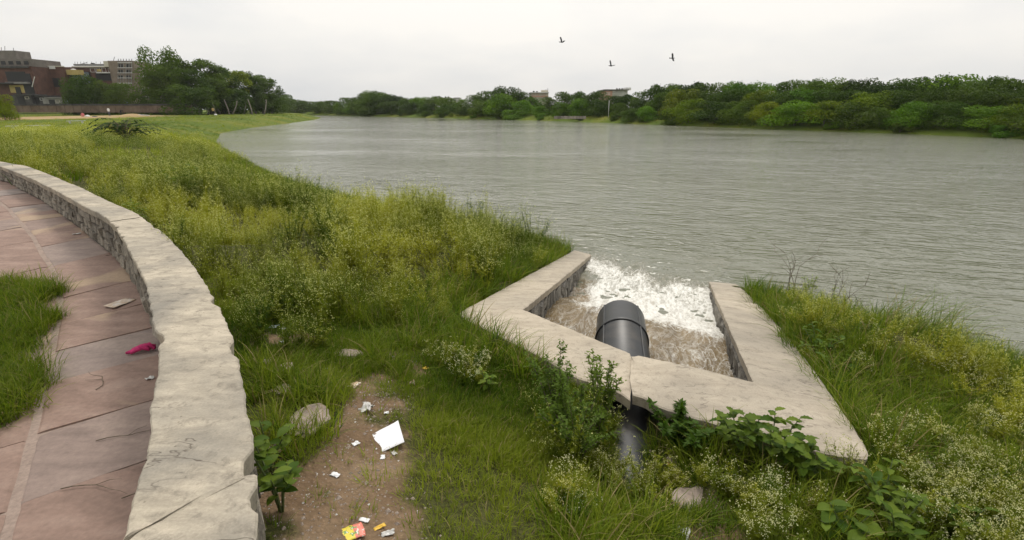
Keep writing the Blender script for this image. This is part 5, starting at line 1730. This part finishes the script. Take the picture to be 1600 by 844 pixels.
# ------------------------------------------------------------------ people in the field
M_skin = plain('brown_skin', (.16, .085, .05), .6)
M_hair = plain('black_hair', (.01, .009, .008), .6)
def person(name, label, loc, rz, J, E_, R_, paint, mats):
    """one continuous body grown over a skeleton; paint(p) gives the clothing by place"""
    me = bpy.data.meshes.new(name)
    me.from_pydata(J, E_, [])
    o = bpy.data.objects.new(name, me); COL.objects.link(o)
    md = o.modifiers.new('skin', 'SKIN')
    for k, rr_ in enumerate(R_):
        me.skin_vertices[0].data[k].radius = (rr_, rr_)
        me.skin_vertices[0].data[k].use_root = (k == 0)
    sb = o.modifiers.new('sub', 'SUBSURF'); sb.levels = 2; sb.render_levels = 2
    dg = bpy.context.evaluated_depsgraph_get()
    me2 = bpy.data.meshes.new_from_object(o.evaluated_get(dg))
    o.modifiers.clear()
    o.data = me2
    me2.materials.clear()
    for m_ in mats: me2.materials.append(m_)
    for p in me2.polygons:
        p.material_index = paint(p.center); p.use_smooth = True
    o.location = loc; o.rotation_euler = (0, 0, rz)
    return tag(o, label, 'person')
stand = [(0, 0, .95), (0, 0, 1.2), (0, 0, 1.42), (0, 0, 1.5), (0, .01, 1.62), (.19, 0, 1.40), (.25, 0, 1.12), (.24, -.08, .86), (-.19, 0, 1.40), (-.25, 0, 1.12), (-.24, -.08, .86), (.10, 0, .88), (.11, -.02, .48), (.11, .02, .06), (.11, -.13, .03), (-.10, 0, .88), (-.11, -.02, .48), (-.11, .02, .06), (-.11, -.13, .03)]
stE = [(0, 1), (1, 2), (2, 3), (3, 4), (2, 5), (5, 6), (6, 7), (2, 8), (8, 9), (9, 10), (0, 11), (11, 12), (12, 13), (13, 14), (0, 15), (15, 16), (16, 17), (17, 18)]
stR = [.14, .14, .13, .055, .10, .06, .048, .035, .06, .048, .035, .09, .062, .042, .04, .09, .062, .042, .04]
sit = [(0, 0, .16), (0, .02, .40), (0, -.02, .62), (0, -.05, .70), (0, -.08, .81), (.19, -.02, .60), (.24, -.16, .38), (.12, -.34, .36), (-.19, -.02, .60), (-.24, -.16, .38), (-.12, -.34, .36), (.14, -.06, .18), (.20, -.36, .42), (.16, -.40, .06), (.16, -.52, .04), (-.14, -.06, .18), (-.20, -.36, .42), (-.16, -.40, .06), (-.16, -.52, .04)]
bend = [(0, 0, .9), (0, -.2, 1.05), (0, -.42, 1.12), (0, -.50, 1.13), (0, -.6, 1.12), (.18, -.40, 1.08), (.2, -.45, .8), (.15, -.5, .56), (-.18, -.40, 1.08), (-.2, -.45, .8), (-.15, -.5, .56)] + stand[11:]
def fp(px, py, Y):
    p = V(px, py, Y); p.z = gp(p.x, p.y)
    return p
M_pinkc = plain('pink_cloth', (.60, .20, .19), .8); M_whitec = plain('white_shirt', (.78, .78, .78), .8); M_greyc = plain('grey_trousers', (.10, .11, .13), .8)
M_blackc = plain('black_cloth', (.015, .015, .018), .8); M_tanc = plain('tan_cloth', (.45, .33, .13), .8)
up_paint = lambda c, top=.9: 3 if c.z > 1.60 + .02 * (c.y < 0) else (0 if c.z > 1.50 or (abs(c.x) > .2 and c.z < 1.05) else (1 if c.z > top else 2))
person('person', 'person in pink clothes sitting on the ground beside a pale bundle', fp(130, 183, 100), .6, sit, stE, stR, lambda c: 2 if c.z > .84 else (0 if c.z > .73 and c.y < -.1 else 1), [M_skin, M_pinkc, M_pinkc])
person('person', 'person in white shirt and grey trousers standing with back turned', fp(171.5, 181.5, 108), 3.1, stand, stE, stR, up_paint, [M_skin, M_whitec, M_greyc, M_hair])
person('person', 'person in dark clothes bending over beside the earth mound', fp(189.5, 179.5, 113), 1.2, bend, stE, stR, lambda c: 2 if c.y < -.62 else (0 if c.y < -.5 and c.z > 1.0 else 1), [M_skin, M_blackc, M_hair])
person('person', 'person in tan top walking by the grove trunks', fp(334, 179, 118), .4, stand, stE, stR, up_paint, [M_skin, M_tanc, M_blackc, M_hair])
person('person', 'person in black sitting by the grove trunks', fp(327, 178.5, 119), -.6, sit, stE, stR, lambda c: 2 if c.z > .80 else (0 if c.z > .73 and c.y < -.1 else 1), [M_skin, M_blackc, M_hair])
def lump(name, label, cat, p, size, mat_, seed, squash=.6, sub=3, rough=.35, group=None, flat=False):
    bm = bmesh.new()
    bmesh.ops.create_icosphere(bm, subdivisions=sub, radius=1)
    for v in bm.verts:
        c = v.co.copy()
        q = float(fbm(c.x * 1.8 + seed, c.y * 1.8 + c.z * 1.3, seed, 4)) - .5
        v.co = Vector((c.x * size[0], c.y * size[1], c.z * size[2])) * (1 + rough * 2 * q)
        if v.co.z < -size[2] * .4: v.co.z = -size[2] * .4
        if flat and v.co.z > size[2] * .35: v.co.z = size[2] * (.35 + .12 * q)
    me = bpy.data.meshes.new(name); bm.to_mesh(me); bm.free()
    me.materials.append(mat_)
    o = link(name, me, None, p, (0, 0, seed * 1.3))
    return tag(o, label, cat, group)
M_cloth_w = plain('white_cloth_bundle', (.70, .69, .66), .85)
lump('cloth_bundle', 'pale cloth bundle beside the seated person in pink', 'bundle', fp(137, 182, 100) + Vector((0, 0, .15)), (.4, .3, .22), M_cloth_w, 3)
lump('cloth_bundle', 'white bundle on the grass by the grove trunks', 'bundle', fp(337, 180, 117) + Vector((0, 0, .15)), (.35, .3, .2), M_cloth_w, 4)
mb = MB(); mb.box((0, 0, .18), (2.9, .5, .10)); mb.box((-1.2, 0, .06), (.12, .4, .16)); mb.box((1.2, 0, .06), (.12, .4, .16))
o = mb.obj('white_board', M_white); o.location = fp(223, 179.5, 112); o.rotation_euler = (0, .05, -.2); tag(o, 'long white board lying right of the earth mound', 'board')
for k, (px, py, Y, L, lab) in enumerate(((119, 191, 60, 1.9, 'short white plank lying in the field above the curved wall'), (45, 199, 45, 3.4, 'long pale plank half hidden in the field grass at the left'))):
    mb = MB(); mb.box((0, 0, .3), (L, .22, .06)); mb.box((L * .35, 0, .14), (.12, .18, .26)); mb.box((-L * .35, 0, .14), (.12, .18, .26))
    o = mb.obj('plank', M_white); o.location = fp(px, py, Y); o.rotation_euler = (0, -.02, .1); tag(o, lab, 'plank')
lump('rubbish_heap', 'small dark rubbish heap left of the white-shirted person', 'rubbish', fp(148, 183.4, 100), (.6, .4, .2), M_tin, 6)

# ------------------------------------------------------------------ rocks and litter near the camera
M_rock = noisy('pinkish_grey_rock', (.27, .215, .175), (.45, .37, .31), 5, .95, .5, .02, vary=.3)
for k, (px, py, sx, sy, sz, lab) in enumerate(((478, 662, .17, .12, .035, 'large flat grey rock in the grass beside the trodden earth'), (545, 556, .12, .065, .04, 'long flat pinkish rock in the middle of the turf'), (445, 579, .07, .05, .04, 'small grey rock in the grass near the curved wall'), (418, 572, .04, .03, .05, 'little pointed rock nearest the curved wall'),
        (700, 541, .09, .045, .035, 'flat pale rock just below the left slab corner'), (440, 612, .07, .06, .03, 'half buried ochre rock behind the large flat one'), (1085, 782, .13, .10, .035, 'pale cracked rock right of the pipe'), (1052, 722, .06, .04, .03, 'small tan rock under the front slab beside orange litter'),
        (1430, 705, .12, .07, .05, 'reddish rock in the grass right of the slab corner'), (1440, 735, .12, .08, .06, 'pale grey rock below the reddish one'), (430, 705, .05, .04, .03, 'small rock at the foot of the wall below the large flat one'), (700, 542, .03, .02, .02, 'tiny stone beside the flat pale rock'))):
    lump('rock', lab, 'rock', G(px, py) + Vector((0, 0, sz * .45)), (sx, sy, sz), M_rock if k != 8 else noisy('red_rock', (.30, .12, .12), (.42, .20, .18), 6, .95, .5, .02), k + 11, rough=.42, flat=True)
rl = random.Random(9)
def sheet(name, label, cat, p, w, l, amp, mat_, rz, seed, n=9, tilt=(0, 0), fold=0, outline=None, lift=.004):
    X, Y_ = np.meshgrid(np.linspace(-.5, .5, n), np.linspace(-.5, .5, n), indexing='ij')
    Z = (fbm(X * 3.5 + seed, Y_ * 3.5, seed, 3) - .5) * 2 * amp + (np.abs(X + .15 * Y_) * fold)
    x, y = X * w, Y_ * l
    if outline is not None:
        x = x * outline(X, Y_)[0]; y = y * outline(X, Y_)[1]
    x = x + (fbm(X * 5, Y_ * 5 + seed, seed + 1, 2) - .5) * amp * 1.4; y = y + (fbm(X * 5 + 4, Y_ * 5 + seed, seed + 2, 2) - .5) * amp * 1.4
    me = grid_mesh(name, x, y, Z, mat_, True)
    o = link(name, me, None, p + Vector((0, 0, lift + amp * .5)), (tilt[0], tilt[1], rz))
    sm = o.modifiers.new('thickness', 'SOLIDIFY'); sm.thickness = .0012
    return tag(o, label, cat)
M_paper = plain('white_paper', (.80, .80, .80), .8)
m, t, b = newmat('handwritten_paper')
vec = nd(t, 'ShaderNodeTexCoord').outputs['Object']
wv_ = nd(t, 'ShaderNodeTexWave', {'Vector': nd(t, 'ShaderNodeMapping', {'Vector': vec, 'Rotation': (0, 0, .1)}).outputs[0], 'Scale': 14.0, 'Distortion': 2.5, 'Detail': 3.0, 'Detail Scale': 6.0}, bands_direction='Y').outputs['Fac']
sc = noise(t, vec, 60, 3, .6)
ink = math_(t, 'MULTIPLY', math_(t, 'GREATER_THAN', wv_, .6), math_(t, 'GREATER_THAN', sc, .52))
c = mixc(t, math_(t, 'MULTIPLY', ink, .16), (.80, .80, .815), (.42, .30, .52))
t.links.new(c, b.inputs['Base Color']); b.inputs['Roughness'].default_value = .8
M_script = m
p = G(604, 685)
cs_ = [U(x_, y_, p.z + .018) for x_, y_ in ((577, 682), (622, 656), (632, 692), (581, 711))]
k_, l_ = np.meshgrid(np.linspace(0, 1, 7), np.linspace(0, 1, 7), indexing='ij')
bl_ = lambda i_: (cs_[0][i_] * (1 - k_) + cs_[1][i_] * k_) * (1 - l_) + (cs_[3][i_] * (1 - k_) + cs_[2][i_] * k_) * l_
pm = grid_mesh('paper_sheet', bl_(0) - p.x, bl_(1) - p.y, .014 + .010 * (k_ - .5) ** 2 + .012 * (l_ - .4) ** 2 + .004 * np.sin(k_ * 5 + l_ * 3), M_script, True)
o = link('paper_sheet', pm, None, p); sm = o.modifiers.new('thickness', 'SOLIDIFY'); sm.thickness = .001
tag(o, 'white sheet of paper with faint violet handwriting on bare earth', 'paper')
M_plast = noisy('dirty_white_plastic', (.48, .46, .42), (.74, .73, .70), 20, .5, 0)
M_redw = noisy('red_white_wrapper', (.62, .18, .18), (.75, .73, .72), 30, .45, 0)
M_orw = noisy('orange_white_wrapper', (.62, .36, .13), (.74, .71, .66), 22, .45, 0)
M_yelw = plain('yellow_wrapper', (.72, .44, .04), .4); M_orange = plain('orange_litter', (.75, .16, .05), .5); M_magenta = noisy('magenta_cloth', (.38, .02, .10), (.62, .05, .19), 30, .8, 0)
M_bluep = noisy('bluish_plastic', (.35, .41, .47), (.62, .66, .70), 20, .4, 0)
m, t, b = newmat('printed_packet')
vec = nd(t, 'ShaderNodeTexCoord').outputs['Object']
xy_ = nd(t, 'ShaderNodeSeparateXYZ', {0: vec})
c = mixc(t, math_(t, 'GREATER_THAN', xy_.outputs['X'], .012), (.78, .62, .06), (.72, .22, .16))
blob_ = noise(t, vec, 42, 2)
c = mixc(t, math_(t, 'MULTIPLY', math_(t, 'GREATER_THAN', blob_, .56), math_(t, 'LESS_THAN', xy_.outputs['X'], .03)), c, (.16, .32, .08))
c = mixc(t, math_(t, 'GREATER_THAN', noise(t, vec, 55, 2), .63), c, (.75, .70, .62))
t.links.new(c, b.inputs['Base Color']); b.inputs['Roughness'].default_value = .35
M_packet = m
sheet('snack_packet', 'flattened yellow and red printed snack packet at the bottom edge', 'packet', G(549, 835), .11, .085, .006, M_packet, .5, 5)
lit = [('plastic_scrap', 'crumpled dirty white plastic above the sheet of paper', 573, 641, .08, .08, .035, M_plast), ('wrapper', 'crumpled orange and white wrapper at the top of the bare earth', 553, 604, .075, .06, .02, M_orw), ('wrapper', 'crumpled pink and white wrapper at the edge of the turf', 642, 600, .06, .06, .022, M_redw), ('wrapper', 'small yellow wrapper in the turf above the pink one', 665, 577, .045, .035, .012, M_yelw),
       ('plastic_scrap', 'bluish plastic scrap lying beside the weeds near the wall', 428, 512, .07, .07, .014, M_bluep), ('plastic_scrap', 'white plastic scrap on the small bare patch near the wall', 445, 515, .06, .05, .014, M_plast), ('plastic_scrap', 'second pale scrap below it on the small bare patch', 441, 535, .05, .04, .012, M_plast), ('plastic_scrap', 'tiny greenish scrap in the grass above the large flat rock', 508, 577, .035, .03, .01, M_bluep),
       ('litter_ball', 'orange crumpled litter beside the pipe under the slab', 1046, 727, .035, .035, .014, M_orange), ('plastic_scrap', 'white plastic scrap just below the orange litter', 1049, 742, .07, .04, .014, M_plast), ('wrapper', 'yellow and orange wrapper in the grass left of the pale cracked rock', 1032, 790, .05, .05, .012, M_yelw), ('plastic_scrap', 'white crumpled plastic at the bottom edge below the yellow wrapper', 1065, 836, .09, .07, .02, M_plast), ('plastic_scrap', 'small white scrap beside the bottom edge plastic', 1050, 832, .035, .03, .01, M_plast),
       ('paper_strip', 'narrow white paper strip above the printed packet', 569, 815, .022, .05, .004, M_paper), ('wrapper', 'thin orange wrapper strip right of the printed packet', 593, 826, .02, .055, .006, M_yelw), ('plastic_scrap', 'white scrap at the turf edge right of the orange strip', 606, 836, .06, .03, .01, M_plast), ('paper_scrap', 'little white paper scrap left of the big sheet', 556, 695, .04, .03, .008, M_paper),
       ('paper_scrap', 'white pebble-like scrap above the big sheet', 604, 647, .03, .03, .012, M_paper), ('plastic_scrap', 'white strip of litter on the shore grass by the lake', 662, 352, .22, .09, .02, M_paper), ('paper_scrap', 'white curl of paper left of the trodden earth', 524, 744, .05, .03, .008, M_paper), ('paper_scrap', 'pale flake on the earth below the sheet', 598, 716, .04, .025, .006, M_paper), ('paper_scrap', 'pale flake nearest the turf below the sheet', 616, 710, .035, .025, .006, M_plast)]
for k, (nm, lab, px, py, w, l, amp, mt_) in enumerate(lit):
    sheet(nm, lab, 'litter', G(px, py) + Vector((0, 0, .10 if py < 400 else .0)), w, l, amp, mt_, rl.uniform(0, 3), k + 20, 8)
def P_(px, py):
    q = U(px, py, .9)
    for _ in range(4): q = U(px, py, float(z_path(q.x, q.y)) + .012)
    return q
M_carton = noisy('flattened_carton', (.50, .34, .20), (.72, .69, .64), 14, .8, 0)
sheet('flattened_carton', 'flattened white and brown carton on the footpath by the wall', 'litter', P_(188, 474), .16, .26, .006, M_carton, -.3, 50)
sheet('paper_scrap', 'white paper scrap on the footpath beside the grass', 'litter', P_(45, 577), .13, .07, .018, M_paper, .5, 51)
sheet('paper_scrap', 'small grey paper scrap at the foot of the wall by the magenta cloth', 'litter', P_(234, 592), .06, .05, .012, M_plast, .9, 52)
sheet('paper_scrap', 'tiny white scrap at the left edge of the footpath', 'litter', P_(22, 626), .07, .03, .01, M_paper, .1, 53)
sheet('paper_scrap', 'pale leaf-like scrap on the footpath by the far stones of the wall', 'litter', P_(120, 366), .10, .06, .012, M_plast, .4, 54)
root = tag(empty('magenta_cloth', P_(222, 549)), 'crumpled magenta cloth strip on the footpath against the wall', 'cloth')
mb = MB()
for k, pts in enumerate(([(-.10, .02, .01), (-.03, .03, .03), (.03, .02, .045), (.10, .05, .03)], [(-.11, -.05, .008), (-.05, -.04, .02), (.02, -.01, .05), (.09, -.02, .03)], [(-.06, -.06, .01), (0, -.03, .04), (.06, .03, .05), (.11, .02, .02)])):
    mb.tube(pts, [.012, .022, .028, .016], 7)
mb.obj('cloth_fold', M_magenta, root, True)
for k, (px, py, lab) in enumerate(((150, 690, 'fallen dry twig lying across the red paving slabs'), (95, 765, 'long dark fallen twig at the bottom left of the footpath'), (150, 610, 'curved fallen twig on the paving below the magenta cloth'), (190, 780, 'short fallen twig on the near red slabs'), (165, 400, 'fallen twig at the foot of the wall on the far paving'))):
    r = random.Random(k + 60)
    mb = MB(); a = r.uniform(.4, 1.2); p = Vector((0, 0, .006)); pts = [p]
    for j in range(7):
        a += r.gauss(0, .28); p = p + Vector((math.cos(a), math.sin(a), 0)) * .065; pts.append(p + Vector((0, 0, r.uniform(0, .006))))
    mb.tube(pts, list(np.linspace(.0035, .0012, 8)), 5, 0, False)
    mb.tube([pts[3], pts[3] + Vector((math.cos(a + 1) * .07, math.sin(a + 1) * .07, .004)), pts[3] + Vector((math.cos(a + .8) * .13, math.sin(a + .8) * .13, 0))], [.002, .0016, .001], 4, 0, False)
    o = mb.obj('fallen_twig', M_twig); o.location = P_(px, py); tag(o, lab, 'twig')
# small stones strewn over the bare earth
bm_ = MB()
rg = random.Random(21)
for k in range(2200):
    cx, cy, r_ = rg.choice(soil_c)
    a = rg.uniform(0, 6.283); q = r_ * 1.1 * math.sqrt(rg.random())
    x, y = cx + q * math.cos(a), cy + q * math.sin(a)
    s = rg.uniform(.002, .009) * (2.4 if rg.random() < .06 else 1)
    bm_.v_ = None
    P8 = [(s * rg.uniform(.6, 1.2) * i, s * rg.uniform(.6, 1.2) * j, s * .6 * rg.uniform(.5, 1.2) * l) for i, j, l in ((1, 0, 0), (-1, 0, 0), (0, 1, 0), (0, -1, 0), (0, 0, 1), (0, 0, -1))]
    bm_.add([(x + a_, y + b_, c_) for a_, b_, c_ in P8], [(0, 2, 4), (2, 1, 4), (1, 3, 4), (3, 0, 4), (2, 0, 5), (1, 2, 5), (3, 1, 5), (0, 3, 5)], 0 if rg.random() < .95 else 1)
va_ = np.array(bm_.v)
cen = va_.reshape(-1, 6, 3)[:, :, :2].mean(1)
zz = np.repeat(gz(cen[:, 0], cen[:, 1]), 6)
va_[:, 2] += zz + .001
bm_.v = [tuple(q) for q in va_]
tag(bm_.obj('gravel', [M_rock, M_plast]), 'loose pebbles and grit strewn over the bare earth', 'gravel', None, 'stuff')

# ------------------------------------------------------------------ birds
M_bird = plain('dark_feathers', (.03, .03, .032), .7)
def bird(px, py, Y, label, rz, flap, bank):
    root = empty('flying_bird', V(px, py, Y)); root.rotation_euler = (bank, 0, rz)
    root.scale = (1.15,) * 3
    tag(root, label, 'bird', 'birds over the lake')
    mb = MB(); mb.tube([(-.26, 0, 0), (-.16, 0, .0), (-.05, 0, .0), (.06, 0, .005), (.12, 0, .02), (.16, 0, .02), (.19, 0, .012)], [.035, .03, .055, .05, .032, .03, .006], 8)
    mb.add([(-.16, .03, 0), (-.16, -.03, 0), (-.32, -.06, .0), (-.32, .06, .0)], [(0, 1, 2, 3)])
    mb.obj('body', M_bird, root, True)
    for s in (1, -1):
        mb = MB()
        z1, z2 = math.sin(flap), math.sin(flap * 1.2)
        vs = [(.06, .03 * s, .02), (-.08, .03 * s, .01), (.08, .20 * s, .2 * z1), (-.09, .20 * s, .2 * z1), (.02, .38 * s, .38 * z2), (-.12, .34 * s, .34 * z2)]
        mb.add(vs + [(x, y, z - .012) for x, y, z in vs], [(0, 2, 3, 1), (2, 4, 5, 3), (6, 7, 9, 8), (8, 9, 11, 10), (0, 6, 8, 2), (2, 8, 10, 4), (4, 10, 11, 5), (5, 11, 9, 3), (3, 9, 7, 1)])
        mb.obj('wing', M_bird, root)
bird(878, 66, 55, 'small dark bird highest and farthest left over the lake', .5, .75, .5)
bird(955, 103, 55, 'small dark bird lowest in the sky over the far trees', .6, .8, .6)
bird(1051, 91, 55, 'dark bird with spread wings farthest right in the sky', .2, .35, 1.1)
# ------------------------------------------------------------------ air
hz = MB()
hz.box((0, 0, 13.5), (1000, 1000, 36))
hm = bpy.data.materials.new('haze_air'); hm.use_nodes = True
ht = hm.node_tree; ht.nodes.clear()
ho = ht.nodes.new('ShaderNodeOutputMaterial'); pv = ht.nodes.new('ShaderNodeVolumePrincipled')
pv.inputs['Color'].default_value = (1, 1, 1, 1)
pv.inputs['Density'].default_value = .00013
pv.inputs['Anisotropy'].default_value = .2
ht.links.new(pv.outputs[0], ho.inputs['Volume'])
tag(hz.obj('haze', hm), kind='stuff')
